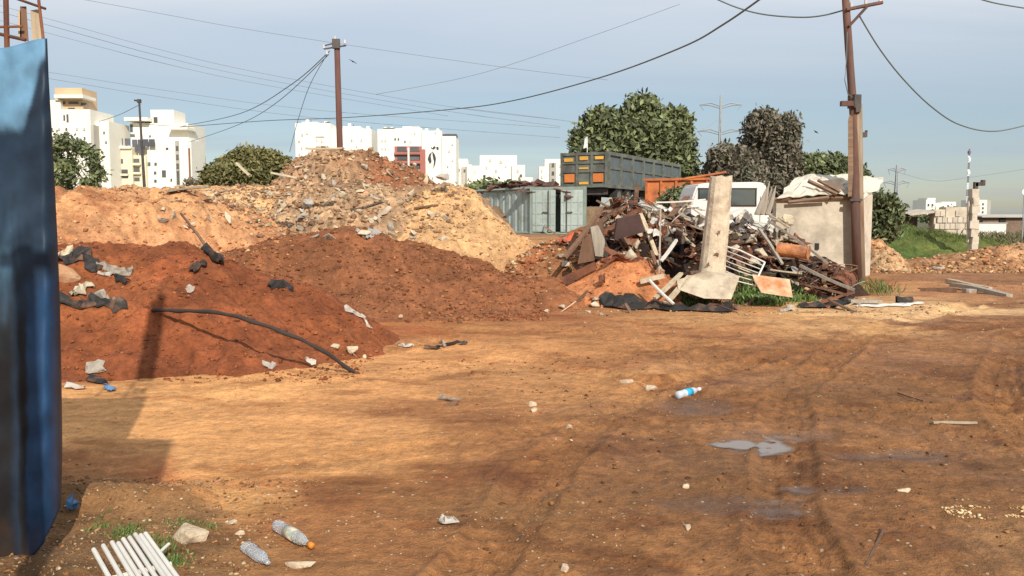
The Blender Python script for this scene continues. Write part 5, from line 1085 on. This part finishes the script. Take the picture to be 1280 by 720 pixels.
# beams lying by the track on the right
GT = 'timbers lying beside the track'
for a, b_, w_, m_, lab in [((1184, 354), (1238, 362), .13, M_BEIGE, 'pale timber beside the track on the right, upper one'), ((1190, 360), (1262, 371), .16, M_GREYW, 'longest grey timber beside the track on the right'), ((1150, 364), (1196, 366), .09, M_BROWN, 'short dark timber left of the longest timber'), ((1205, 366), (1218, 366), .22, M_WPLA, 'white scrap of board among the timbers beside the track')]:
    A, B = at(*a), at(*b_); beam('timber', lab, 'timber', A, B, w_, .09, m_, GT, .04)
beam('timber', 'thin pale stick lying alone on the brown mud at the right', 'stick', at(1166, 532), at(1221, 530), .022, .016, M_BEIGE, None, .018)
beam('twig', 'dark thin twig lying in the mud at the lower right', 'twig', at(1083, 706), at(1106, 664), .012, .01, M_BROWN, None, .008)
beam('twig', 'dark thin twig lying above the puddles on the mud', 'twig', at(1122, 493), at(1155, 502), .02, .015, M_BROWN, None, .012)
# black torn sheet along the foot of the pile
def ground_sheet(name, label, cat, pts, m, hw=.16, seed=1, amp=.06, group=None, th=.01):
    P = [at(*p) for p in pts]; r_ = random.Random(seed); bm = bmesh.new(); n = (len(P) - 1) * 4 + 1; V = []
    for i in range(n):
        f = i / 4; k = min(int(f), len(P) - 2); c = P[k].lerp(P[k + 1], f - k); d = (P[k + 1] - P[k]).normalized(); nn = Vector((-d.y, d.x, 0)); row = []
        ww = hw * (1 + .4 * math.sin(i * 1.3 + seed)) * (.4 if i in (0, n - 1) else 1)
        for j in range(5):
            q = c + nn * ww * (j / 2 - 1); z = drop(q.x, q.y)[0]; row.append(bm.verts.new((q.x + r_.uniform(-.02, .02), q.y + r_.uniform(-.02, .02), z + .012 + amp * r_.random() * (1 if 0 < j < 4 else .3))))
        V.append(row)
    fs = [bm.faces.new((V[i][j], V[i + 1][j], V[i + 1][j + 1], V[i][j + 1])) for i in range(n - 1) for j in range(4)]
    r = bmesh.ops.extrude_face_region(bm, geom=fs)
    for v in [g for g in r['geom'] if isinstance(g, bmesh.types.BMVert)]: v.co.z += th
    bmesh.ops.recalc_face_normals(bm, faces=bm.faces[:]); me = bpy.data.meshes.new(name); bm.to_mesh(me); bm.free(); me.materials.append(m); return tag(link(name, me), label, cat, group)
ground_sheet('plastic_sheet', 'long torn black sheet along the foot of the scrap pile', 'plastic sheet', [(752, 374), (780, 384), (830, 387), (870, 389), (915, 388)], M_BLACK, .22, 2, .14)
ground_sheet('plastic_sheet', 'bright orange torn plastic at the far left of the scrap pile', 'plastic sheet', [(704, 305), (714, 298), (722, 301)], mat('orange_plastic', (.62, .12, .05), .5), .16, 12, .14)
ground_sheet('plastic_sheet', 'black sheet lying under the right end of the scrap pile', 'plastic sheet', [(1000, 385), (1030, 384), (1062, 378)], M_BLACK, .16, 3, .10)
ground_sheet('board_scrap', 'long white scrap lying flat in front of the shed', 'scrap', [(1070, 384), (1100, 383), (1128, 382), (1150, 380)], M_WMET, .12, 4, .03)
ground_sheet('plastic_sheet', 'small black lump of plastic on the white scrap before the shed', 'plastic sheet', [(1120, 380), (1140, 379)], M_BLACK, .10, 5, .14)
ground_sheet('plastic_sheet', 'white plastic scrap lying on the track right of the shed', 'plastic', [(1165, 337), (1180, 336)], M_WPLA, .10, 6, .08)

# --- black hose on the red heap
a, b_ = at(191, 389), at(447, 466); pts = []
for px, py, f in [(191, 389, 0), (215, 388, .10), (250, 389, .24), (300, 397, .43), (350, 413, .63), (400, 438, .82), (430, 456, .94), (447, 467, 1)]:
    Y = a.y + (b_.y - a.y) * f - .5 * math.sin(math.pi * f); q = W(px, py, Y); pts.append(q)
t = bpy.data.objects.new('hose_tmp', None)
sm = []
for i in range(len(pts) - 1):
    p0, p1, p2, p3 = pts[max(i - 1, 0)], pts[i], pts[i + 1], pts[min(i + 2, len(pts) - 1)]
    for j in range(8):
        u = j / 8; sm.append(.5 * ((2 * p1) + (p2 - p0) * u + (2 * p0 - 5 * p1 + 4 * p2 - p3) * u ** 2 + (3 * p1 - p0 - 3 * p2 + p3) * u ** 3))
sm.append(pts[-1]); sm = [q + Vector((.004 * math.sin(k * .9), .015 * math.sin(k * .2), .009 * math.sin(k * .33 + 1) + .003 * math.sin(k * 1.1))) for k, q in enumerate(sm)]; tag(MB().path(sm, [.021 + .003 * math.sin(k * .8) for k in range(len(sm))], 10).build('rubber_hose', mat('dusty_black_rubber', (.045, .035, .03), .8, var=.3, scale=6, bump=.2), smooth=True), 'long black hose arching over the front slope of the red soil heap', 'hose')
bpy.data.objects.remove(t)
# --- stake with a black clod on the heap
s0, s1 = W(226, 267, 12.3), at(270, 326); tag(MB().path([s0, s0.lerp(s1, .5) + Vector((.02, 0, 0)), s1], [.016, .02, .024], 7).build('wooden_stake', M_BROWN, smooth=True), 'thin dark stake leaning out of the earth bank behind the red heap', 'stake')
ground_sheet('plastic_sheet', 'black rag at the foot of the leaning stake', 'rag', [(262, 318), (276, 334)], M_BLACK, .10, 7, .15, th=.02)
ground_sheet('plastic_sheet', 'small black rag just left of the leaning stake', 'rag', [(240, 344), (256, 330)], M_BLACK, .07, 8, .10)
ground_sheet('plastic_sheet', 'black rag half buried high on the right side of the red heap', 'rag', [(336, 361), (364, 362)], M_BLACK, .07, 9, .08)
# --- torn sheets and lumps in the red heap beside the blue panel
GB = 'torn sheets buried in the red heap'
for i, (pp, m_, hw, lab) in enumerate([([(76, 330), (92, 320), (112, 325)], M_BLACK, .22, 'black torn sheet nearest the top of the red heap by the blue panel'), ([(96, 326), (114, 332), (128, 338)], M_BLACK, .12, 'black folded strip below the topmost torn sheet'), ([(120, 336), (150, 343), (166, 340)], M_GREYW, .10, 'grey brown rag strip right of the black folded strip'),
          ([(74, 322), (90, 316)], M_FOAM, .10, 'pale rag lying on the topmost black sheet'), ([(90, 372), (104, 362), (116, 360)], M_FOAM, .12, 'pale crumpled rag in the middle of the buried sheets'), ([(70, 376), (92, 384), (120, 384)], M_BLACK, .14, 'black sheet along the bottom of the buried rags'),
          ([(112, 376), (140, 384), (160, 386)], M_BLACK, .11, 'black rag right end of the lowest buried row'), ([(146, 350), (160, 356)], M_BLACK, .12, 'small black rag at the right end of the upper row'), ([(125, 344), (140, 345)], M_WPLA, .05, 'small white wrapper between the buried rags'), ([(112, 372), (130, 374), (146, 380)], M_GREYW, .07, 'curled grey rag over the lowest black rag')]):
    ground_sheet('torn_sheet', lab, 'rag', pp, m_, hw * .42, 20 + i, .07, GB, .015)
o = link('concrete_lump', hullmesh('concrete_lump', 91, (.42, .3, .42), mat('orange_brick_lump', (.55, .36, .22), .9, col2=(.4, .2, .1), bump=.5)), None, None, at(82, 352) + Vector((0, 0, .03))); tag(o, 'pale orange lump of masonry beside the blue panel on the red heap', 'masonry')
# --- litter on the ground
def lump(name, label, cat, px, py, size, m, seed, group=None, rz=0, lift=.25):
    p = at(px, py); o = link(name, hullmesh(name, seed, size, m, 16), None, None, p + Vector((0, 0, size[2] * lift)), (0, 0, rz)); return tag(o, label, cat, group)
M_STONE = mat('pale_stone', (0.56, 0.45, 0.31), .9, var=.15, scale=20, col2=(.42, .3, .2), bump=.4, bscale=60)
st = [(238, 674, (.13, .24, .10), 'large smooth pale stone right of the white slatted rack'), (664, 507, (.14, .09, .07), 'pale stone in the middle of the trodden ground'), (563, 506, (.16, .09, .06), 'brown stone left of the pale middle stone'), (783, 479, (.14, .12, .08), 'pale stone left of the blue labelled bottle'), (812, 488, (.18, .10, .06), 'flat tan stone next to the blue labelled bottle'),
      (711, 536, (.09, .06, .04), 'small bright stone right of centre'), (668, 514, (.10, .06, .04), 'small stone touching the pale middle stone'), (706, 712, (.07, .05, .04), 'white stone at the bottom edge near the middle'), (862, 661, (.07, .05, .04), 'pale stone below the lower puddle'), (857, 609, (.05, .05, .03), 'tiny pale stone left of the lower puddle'),
      (1130, 614, (.09, .04, .03), 'flat pale stone below the right puddle'), (420, 437, (.16, .12, .1), 'grey stone at the right foot of the red heap'), (441, 440, (.16, .13, .1), 'tan stone at the right foot of the red heap'), (456, 447, (.1, .08, .05), 'small white stone beyond the hose end'), (375, 708, (.17, .07, .04), 'long pale stone at the bottom edge by the clear bottle'),
      (500, 396, (.12, .1, .06), 'small pale stone behind the black rag'), (683, 390, (.2, .12, .08), 'white stone at the left foot of the clay heap'), (752, 394, (.16, .1, .07), 'white stone in front of the clay heap'), (920, 387, (.2, .16, .14), 'orange brown stone below the concrete footing'), (575, 404, (.08, .08, .06), 'small dark stone on the bare ground'),
      (300, 668, (.06, .05, .03), 'small pale stone left of the clear bottle'), (290, 655, (.06, .05, .03), 'small tan stone above the clear bottle')]
for i, (px, py, sz, lab) in enumerate(st): lump('stone', lab, 'stone', px, py, sz, M_STONE if i not in (2, 18, 19) else M_BROWN, 200 + i, 'single stones on the ground', rnd.uniform(0, 3))
lt = [([(498, 434), (516, 434)], M_WPLA, .06, 'clear white plastic bag left of the black rag'), ([(530, 436), (552, 436)], M_BLACK, .11, 'black rag lying on the bare ground'), ([(558, 433), (582, 431)], M_BLACK, .06, 'thin black rag right of the larger one'), ([(552, 429), (556, 435)], M_WPLA, .03, 'white scrap on the black rag'),
      ([(552, 654), (570, 655)], M_WPLA, .035, 'crumpled white paper at the lower middle'), ([(432, 384), (446, 394), (456, 401)], M_WPLA, .06, 'white plastic strip high on the right slope of the red heap'), ([(456, 402), (464, 412)], M_WPLA, .06, 'white plastic scrap low on the right slope of the red heap'), ([(330, 457), (345, 459)], M_WPLA, .06, 'white scrap beside the hose shadow'),
      ([(382, 451), (394, 456)], M_WPLA, .05, 'white scrap between hose and its shadow'), ([(234, 361), (242, 364)], M_WPLA, .05, 'round white cup lid on the red heap'), ([(110, 460), (130, 466)], M_GREYW, .10, 'grey green flattened can near the blue panel'), ([(112, 474), (132, 482)], M_BLACK, .08, 'black scrap below the flattened can'), ([(82, 484), (106, 488)], M_WPLA, .05, 'white scrap at the foot of the heap by the blue panel'), ([(132, 486), (142, 490)], M_BLUEP, .05, 'small blue plastic scrap at the foot of the heap'),
      ([(86, 628), (94, 640)], M_BLUEP, .03, 'blue plastic scrap lying beside the blue panel'), ([(446, 288), (456, 296)], M_WPLA, .14, 'white sheet scrap above the brown heap, left one'), ([(460, 300), (482, 292)], M_WPLA, .2, 'larger white triangular sheet scrap above the brown heap'), ([(550, 500), (574, 503)], M_GREYW, .035, 'curled brown rag in the middle foreground')]
for i, (pp, m_, hw, lab) in enumerate(lt): ground_sheet('litter_scrap', lab, 'litter', pp, m_, hw * .65, 40 + i, .04, 'litter scattered on the ground', .006)
# bottles
M_PET = mat('clear_plastic', (0.75, 0.78, 0.80), .12, var=.05, bump=.0, trans=.75, spec=.5)
def bottle(label, p0, p1, r, capm, labm, m=M_PET, crush=0):
    p0, p1 = Vector(p0), Vector(p1); t = thing('plastic_bottle', label, 'bottle', p0, 0, 'bottles lying on the ground'); d = p1 - p0; L = d.length; q = d.to_track_quat('Z', 'Y'); e = q.to_euler()
    def lathe(name, prof, mm, seg=16):
        mb = MB(); rings = []; r_ = random.Random(4)
        for z, rad in prof: rings.append([mb.bm.verts.new((rad * math.cos(2 * math.pi * k / seg) * (1 + crush * r_.uniform(-.5, .3)), rad * math.sin(2 * math.pi * k / seg) * (1 - crush * .5), z * L)) for k in range(seg)])
        for a, b_ in zip(rings, rings[1:]):
            for k in range(seg): mb.bm.faces.new((a[k], a[(k + 1) % seg], b_[(k + 1) % seg], b_[k]))
        mb.bm.faces.new(rings[0]); mb.bm.faces.new(rings[-1]); return mb.build(name, mm, t, None, e, True)
    lathe('bottle_body', [(0, r * .85), (.03, r), (.18, r), (.2, r * .93), (.22, r), (.6, r), (.72, r * .85), (.82, r * .5), (.88, r * .36), (.93, r * .36)], m)
    if labm: lathe('label_band', [(.30, r * 1.015), (.56, r * 1.015)], labm)
    if capm: lathe('cap', [(.90, r * .46), (1.0, r * .46)], capm)
a = at(346, 664); b_ = at(391, 690); bottle('clear crushed bottle with an orange cap lying at the lower left', a + Vector((0, 0, .035)), b_ + Vector((0, 0, .03)), .032, mat('orange_cap', (.75, .25, .03), .4, bump=0), mat('printed_label', (.30, .34, .28), .5, col2=(.55, .5, .38), mask=(.45, .5), scale=30, bump=0))
a = at(847, 499); b_ = at(875, 490); bottle('small bottle with a bright blue label lying on the brown mud', a + Vector((0, 0, .035)), b_ + Vector((0, 0, .03)), .036, mat('white_cap', (.7, .7, .7), .4, bump=0), mat('bright_blue_label', (.02, .38, .62), .5, bump=0, var=.1), mat('milky_plastic', (.6, .66, .7), .25, bump=0))
a = at(308, 690); b_ = at(338, 712); bottle('crushed clear bottle without a cap at the bottom edge', a + Vector((0, 0, .03)), b_ + Vector((0, 0, .025)), .035, None, None, M_PET, .5)
# white slatted rack
M_RACK = mat('white_rack_paint', (.64, .61, .55), .5, var=.08, scale=8, bump=.05, col2=(.6, .52, .4), mask=(.62, .75))
p = at(150, 712); p = W(150, 712, 3.75); p.z = drop(p.x, p.y)[0] + .06; t = thing('slatted_rack', 'broken white slatted rack of parallel bars at the bottom left corner', 'rack', p)
def rk(px, py, dz=0):
    d = ray(px, py); s = (p.z + .035 + dz - CAMH) / d.z; return Vector((0, 0, CAMH)) + d * s - p
tops = [(117, 687), (129, 682), (140, 678), (148, 679), (154, 674), (162, 672), (169, 668), (176, 669), (182, 667)]
for i, (a, b_) in enumerate(tops): MB().tube(rk(a, b_), rk(a + 38 + 1.4 * i, b_ + 68), .0105, seg=10).build('bar', M_RACK, t, smooth=False)
MB().tube(rk(136, 724, -.024), rk(214, 705, -.024), .012, seg=8).build('cross_bar', M_RACK, t); MB().tube(rk(199, 691, -.03), rk(211, 680, -.03), .008, seg=8).build('snapped_bar', M_RACK, t)

# --- weeds and grass
def tufts(name, label, pts, m, seed, blade=(.05, .12), n=60, spread=.1, leafy=False, cat='grass', kindv='stuff', cols=((.07, .13, .03), (.12, .19, .05), (.16, .2, .07))):
    rg = np.random.default_rng(seed); V, Cc = [], []
    for (x, y) in pts:
        for _ in range(n):
            bx, by = x + rg.normal() * spread, y + rg.normal() * spread; z = drop(bx, by)[0] - .005; h = rg.uniform(*blade); a = rg.uniform(0, 6.28); w_ = h * (.22 if leafy else .07); l = rg.normal(size=2) * h * .45
            dx, dy = math.cos(a) * w_, math.sin(a) * w_; V += [(bx - dx * .5, by - dy * .5, z), (bx + dx * .5, by + dy * .5, z), (bx + l[0] * .6 + dx * (.9 if leafy else .3), by + l[1] * .6 + dy, z + h * .7), (bx + l[0], by + l[1], z + h)]
            Cc += [np.array(cols[rg.integers(len(cols))]) * rg.uniform(.8, 1.2)] * 4
    me = np_mesh(name, V, np.arange(len(V)).reshape(-1, 4), np.array(Cc)); me.materials.append(M_LEAF); return tag(link(name, me), label, cat, None, kindv)
def ap(lst): return [(at(a, b_).x, at(a, b_).y) for a, b_ in lst]
tufts('grass_tuft', 'small green weeds among the pebbles around the white rack', ap([(150, 664), (156, 668), (128, 657), (163, 662), (208, 690), (214, 700), (222, 706), (202, 700), (228, 655), (196, 676), (255, 660), (205, 680)]), None, 1, (.012, .03), 90, .04, True)
tufts('weed_patch', 'bright green weeds at the foot of the scrap pile below the grille', ap([(930, 370), (940, 374), (950, 376), (962, 380), (935, 380), (955, 368), (990, 372), (998, 376)]), None, 2, (.04, .15), 260, .15, True)
tufts('weed_patch', 'green weeds under the slanted concrete footing', ap([(860, 378), (870, 382), (880, 380), (893, 384)]), None, 3, (.06, .14), 80, .13, True)
tufts('weed_patch', 'green weeds growing at the base of the shed and rusty pole', ap([(1082, 358), (1092, 356), (1100, 362), (1106, 366), (1088, 368)]), None, 4, (.08, .2), 80, .2)
rg_ = random.Random(9)
tufts('bank_grass', 'thick green grass covering the grassy bank', [(rg_.uniform(12.2, 18.6), rg_.uniform(31.0, 36)) for _ in range(520)], None, 5, (.06, .17), 40, .22, cols=((.10, .15, .04), (.15, .20, .06), (.2, .22, .08)))
tufts('field_scrub', 'dry grey green scrub in the field beyond the berm', [(rg_.uniform(17, 40), rg_.uniform(31, 60)) for _ in range(420)], None, 6, (.2, .6), 26, .5, cols=((.16, .15, .07), (.12, .13, .06), (.22, .18, .10)))
# --- larger pieces on the rubble hill
r_ = random.Random(21); RM = [hullmesh('concrete_fragment', 300 + i, (.34, .26, .16), m_) for i, m_ in enumerate([M_CONC, M_FOAM, M_CONCG, M_CONC, M_WPLA])]
for i in range(95):
    px, py = (r_.uniform(345, 560), r_.uniform(205, 300)) if i < 70 else (r_.uniform(200, 380), r_.uniform(235, 290)); p = at(px, py)
    if p.y > 29: continue
    o = bpy.data.objects.new('concrete_fragment', RM[r_.randrange(5)]); C.objects.link(o); o.location = p + Vector((0, 0, .03)); o.rotation_euler = (r_.gauss(0, .5), r_.gauss(0, .5), r_.uniform(0, 6)); s = r_.uniform(.35, 1.1) * (1 if i < 70 else .7); o.scale = (s * r_.uniform(.8, 1.6), s, s)
    mi = RM.index(o.data); kd = ['tan concrete', 'yellowish', 'grey concrete', 'brown concrete', 'white'][mi]; ps = ('high' if py < 238 else ('halfway up' if py < 268 else 'low')) + (' left' if px < 410 else (' right' if px > 490 else ' in the middle'))
    tag(o, ('large ' if s > .8 else 'small ' if s < .55 else '') + kd + ' slab piece ' + (ps + ' on the rubble hill' if i < 70 else 'on the sandy ledge, ' + ('far' if px < 290 else 'near') + ' from the hill'), 'concrete', 'slab pieces on the rubble hill' if i < 70 else 'slab pieces on the sandy ledge')
for i, (a, b_, w_, m_, lab) in enumerate([((362, 258), (425, 274), .14, M_BEIGE, 'long pale plank lying on the sandy ledge below the rubble hill'), ((340, 218), (372, 226), .2, M_FOAM, 'pale board at the left shoulder of the rubble hill'), ((382, 188), (428, 188), .14, M_FOAM, 'flat pale board lying on the very top of the rubble hill'), ((518, 263), (548, 258), .1, M_BROWN, 'brown plank where rubble meets the sand heap'),
       ((375, 228), (392, 240), .12, M_FOAM, 'pale board sloping down left of the hill middle'), ((440, 262), (480, 256), .1, M_GREYW, 'grey plank in the middle of the rubble spread'), ((600, 320), (640, 294), .03, M_BROWN, 'thin stick standing out of the sand heap'), ((296, 206), (312, 222), .14, M_FOAM, 'pale slanted post poking up before the olive tree'), ((210, 243), (262, 236), .2, M_GREYW, 'long grey board at the back edge of the earth bank')]):
    A, B = at(*a), at(*b_)
    if A.y > 30: A = W(*a, 25.5)
    if B.y > 30: B = W(*b_, A.y)
    if abs(A.y - B.y) > 2.5: B = W(*b_, A.y)
    beam('timber', lab, 'plank', A, B, w_, .04, m_, None, .05)

# ================================================================ blue painted panel at the left edge
Yp = 3.9
edge = [(48, 59), (100, 61), (150, 64), (220, 68), (300, 72), (380, 75), (480, 77), (560, 78), (610, 77), (650, 76)]
def redge(py):
    for (y0, x0), (y1, x1) in zip(edge, edge[1:]):
        if py <= y1: return x0 + (x1 - x0) * max(0, py - y0) / (y1 - y0)
    return edge[-1][1]
t = thing('blue_panel', 'large blue painted metal panel at the left edge, shade painted into its lower part', 'panel', (-2.2, Yp, 0)); org = Vector((-2.2, Yp, 0))
nu, nv = 120, 150; X0 = -420; V = []; Cc = []
LB = np.array(lin((132, 184, 222))); DK_SHADE = np.array(lin((48, 68, 90))); BL = np.array(lin((58, 104, 156))); BRW = np.array(lin((46, 42, 38)))
us = np.linspace(0, 1, nu) ** .5; PXs, PYs = np.zeros((nv, nu)), np.zeros((nv, nu))
for j in range(nv):
    v = j / (nv - 1)
    for i in range(nu):
        u = us[i]; top = 60 - 12 * sstep(0, 60, X0 + (61 - X0) * u)
        px = X0 + (redge(top + v * 600) - X0) * u; bot = 716 - 88 * (max(0, min(1, (px + 5) / 83))) ** 2.4
        py = top + v * (bot - top); px = X0 + (redge(py) - X0) * u; PXs[j, i] = px; PYs[j, i] = py
        yy = Yp + .18 * max(0, (px - 52) / 26) ** 2 + .007 * math.sin(px / 17 + py / 60) + .007 * math.sin(py / 25 - px / 30) + .006 * math.sin(py / 9 + px / 13) * math.sin(py / 70) + .04 * max(0, (90 - py) / 45) ** 2
        q = W(px, py, yy) - org; V.append((q.x, q.y, q.z))
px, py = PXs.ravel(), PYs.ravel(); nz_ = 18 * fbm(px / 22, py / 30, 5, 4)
lit_ = 1 - sstep(-12, 16, py - (158 - .0 * px) + nz_ * .8 + 95 * sstep(26, 58, px) + 400 * sstep(56, 62, px))  # below this mask the sheet is coloured dark to stand in for shade
c = DK_SHADE + (LB - DK_SHADE) * lit_[:, None]
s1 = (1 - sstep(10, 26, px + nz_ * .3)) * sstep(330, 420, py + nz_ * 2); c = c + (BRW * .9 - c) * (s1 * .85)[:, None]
s2 = np.exp(-(((px - 4) / 16) ** 2 + ((py - 330 + nz_ * 1.5) / 55) ** 2)) * (0.7 + .6 * fbm(px / 6, py / 25, 8, 3)); c = c + (LB * .55 - c) * np.clip(s2, 0, .75)[:, None]
s3 = sstep(28, 38, px + nz_ * .3) * (1 - sstep(69, 74, px)) * sstep(290, 380, py + nz_ * 2) * (0.85 + .3 * fbm(px / 8, py / 60, 9, 3)); c = c + (BL * .8 - c) * np.clip(s3, 0, 1)[:, None]
s4 = sstep(22, 27, px + nz_ * .25) * (1 - sstep(31, 36, px + nz_ * .25)) * sstep(360, 420, py); c = c + (BRW * .7 - c) * (s4 * .8)[:, None]
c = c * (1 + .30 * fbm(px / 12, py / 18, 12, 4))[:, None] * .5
md = sstep(640, 715, py + nz_ * 2)[:, None] * .5; c = c * (1 - md) + lin((110, 80, 56)) * .5 * md
F = [(j * nu + i, (j + 1) * nu + i, (j + 1) * nu + i + 1, j * nu + i + 1) for j in range(nv - 1) for i in range(nu - 1)]
me = np_mesh('sheet', V, F, np.clip(c, .008, .8), True); me.materials.append(vcol_mat('panel_paint_and_shade', .5, .12, 8, .1)); o = link('sheet', me, None, t); sm_ = o.modifiers.new('s', 'SOLIDIFY'); sm_.thickness = .03; sm_.offset = -1
def pp(px, py, Y=4.0): return W(px, py, Y) - org
MB().tube(pp(9, 70), pp(6, -60), .012, seg=8).build('upright_bar', M_RUST, t); MB().tube(pp(-60, 70), pp(-60, -80), .012, seg=8).build('upright_bar', M_RUST, t)
MB().tube(pp(46, -20), pp(54, 48), .007, seg=8).build('upright_bar', M_RUST, t); MB().tube(pp(-60, 35), pp(28, 33), .006, seg=8).build('cross_bar', M_RUST, t); MB().tube(pp(14, -4), pp(57, 11), .006, seg=8).build('cross_bar', M_RUST, t)
MB().tube(pp(-20, 38), pp(32, 50), .008, seg=8).build('cross_bar', M_RUST, t)
for pts_, m_ in (([(25, 8), (33, 8), (36, 52), (25, 50)], M_BROWN), ([(38, 13), (50, 11), (54, 48), (40, 50)], M_BEIGE), ([(22, 14), (26, 14), (27, 46), (23, 46)], M_BEIGE)):
    MB().hull([pp(a, b_, y) for a, b_ in pts_ for y in (4.03, 4.07)]).build('board', m_, t)
for pts_, m_ in (([(14, -40), (32, -44), (33, -190), (16, -186)], M_BROWN), ([(34, -44), (58, -40), (57, -470), (33, -474)], M_BROWN), ([(12, -200), (30, -200), (31, -440), (13, -436)], M_BEIGE)):
    MB().hull([pp(a, b_, y) for a, b_ in pts_ for y in (4.11, 4.15)]).build('board', m_, t)  # boards above the view, added to cast the tall band of shadow
t = thing('unseen_shadow_board', 'narrow unseen metal board on a post, added left of the viewer for its shadow', 'board', (-1.4, 1.2, 0))  # unseen board, added and sized to cast a shadow on the ground
MB().tube((0, .05, 0), (0, .05, 3.3), .05, seg=10).build('post', M_RUST, t); MB().box((.32, 0, 3.0), (.36, .03, .74)).box((.1, .02, 3.28), (.4, .03, .05)).build('board', M_GMET, t)  # post and board of the unseen shadow board, added only for its shadow
# --- puddles: shallow water in the hollows of the mud
def water_mat():
    m = bpy.data.materials.new('muddy_water'); m.use_nodes = True; N = m.node_tree.nodes; L = m.node_tree.links; b = N['Principled BSDF']
    b.inputs['Base Color'].default_value = (.20, .135, .09, 1); b.inputs['Roughness'].default_value = .06; b.inputs['Specular IOR Level'].default_value = .9
    at_ = N.new('ShaderNodeAttribute'); at_.attribute_name = 'depth'; L.new(at_.outputs['Fac'], b.inputs['Alpha'])
    n = N.new('ShaderNodeTexNoise'); n.inputs['Scale'].default_value = 9; bp = N.new('ShaderNodeBump'); bp.inputs['Strength'].default_value = .12; bp.inputs['Distance'].default_value = .01; co = N.new('ShaderNodeTexCoord')
    L.new(co.outputs['Object'], n.inputs['Vector']); L.new(n.outputs[0], bp.inputs['Height']); L.new(bp.outputs[0], b.inputs['Normal']); return m
M_WATER = water_mat()
for i, (cx, cy, rx, ry) in enumerate(PUDW):
    if i == 6: continue
    n = 70; xs = np.linspace(cx - rx * 1.9, cx + rx * 1.9, n); ys = np.linspace(cy - ry * 1.9, cy + ry * 1.9, n); X, Y = np.meshgrid(xs, ys); X = X.ravel(); Y = Y.ravel()
    G = ground_h(X, Y); q = ((X - cx) / rx) ** 2 + ((Y - cy) / ry) ** 2; zs = np.sort(G[q < 1]); z = zs[int(len(zs) * (.72 if i == 0 else .42))]
    dep = np.clip((z - G) / (.007 if i == 0 else .022), 0, 1) * (1 - sstep(1.6, 2.6, q + .5 * fbm(X * 5, Y * 5, 4, 3))); dep = dep * (1 if i == 0 else .4)
    idx = np.arange(n * n).reshape(n, n); F = np.stack([idx[:-1, :-1], idx[:-1, 1:], idx[1:, 1:], idx[1:, :-1]], -1).reshape(-1, 4); F = F[dep[F].max(1) > 0.01]
    if len(F) == 0: continue
    used = np.unique(F); rem = np.full(n * n, -1); rem[used] = np.arange(len(used))
    me = np_mesh('puddle', np.stack([X, Y, np.full(len(X), z + .002)], 1)[used], rem[F], None, True, {'depth': dep[used]}); me.materials.append(M_WATER); tag(link('puddle', me), kind='structure')
# --- tangled wire on the scrap pile
for i, (px, py, lab) in enumerate([(846, 300, 'loose coil of thin wire in the dark hollow left of the column'), (925, 300, 'loose coil of thin wire right of the column'), (1030, 350, 'tangle of thin wire beside the drum'), (790, 268, 'tangle of thin wire below the trailer wheels')]):
    r_ = random.Random(400 + i); p = onpile(px, py); p.y -= .15; pts = []; a = 0; c = Vector((0, 0, 0))
    for k in range(70): a += .45 + .2 * r_.random(); rr = .28 + .14 * math.sin(k * .31 + i); pts.append(Vector((rr * math.cos(a) * 1.5 + .15 * math.sin(k * .2), -abs(.12 * math.sin(k * .5)), rr * math.sin(a) * .8 + .05)))
    tag(MB().path(pts, .006, 4).build('wire_tangle', M_DARKM if i % 2 else M_RUST, None, p), lab, 'wire', 'wire tangles on the scrap pile')
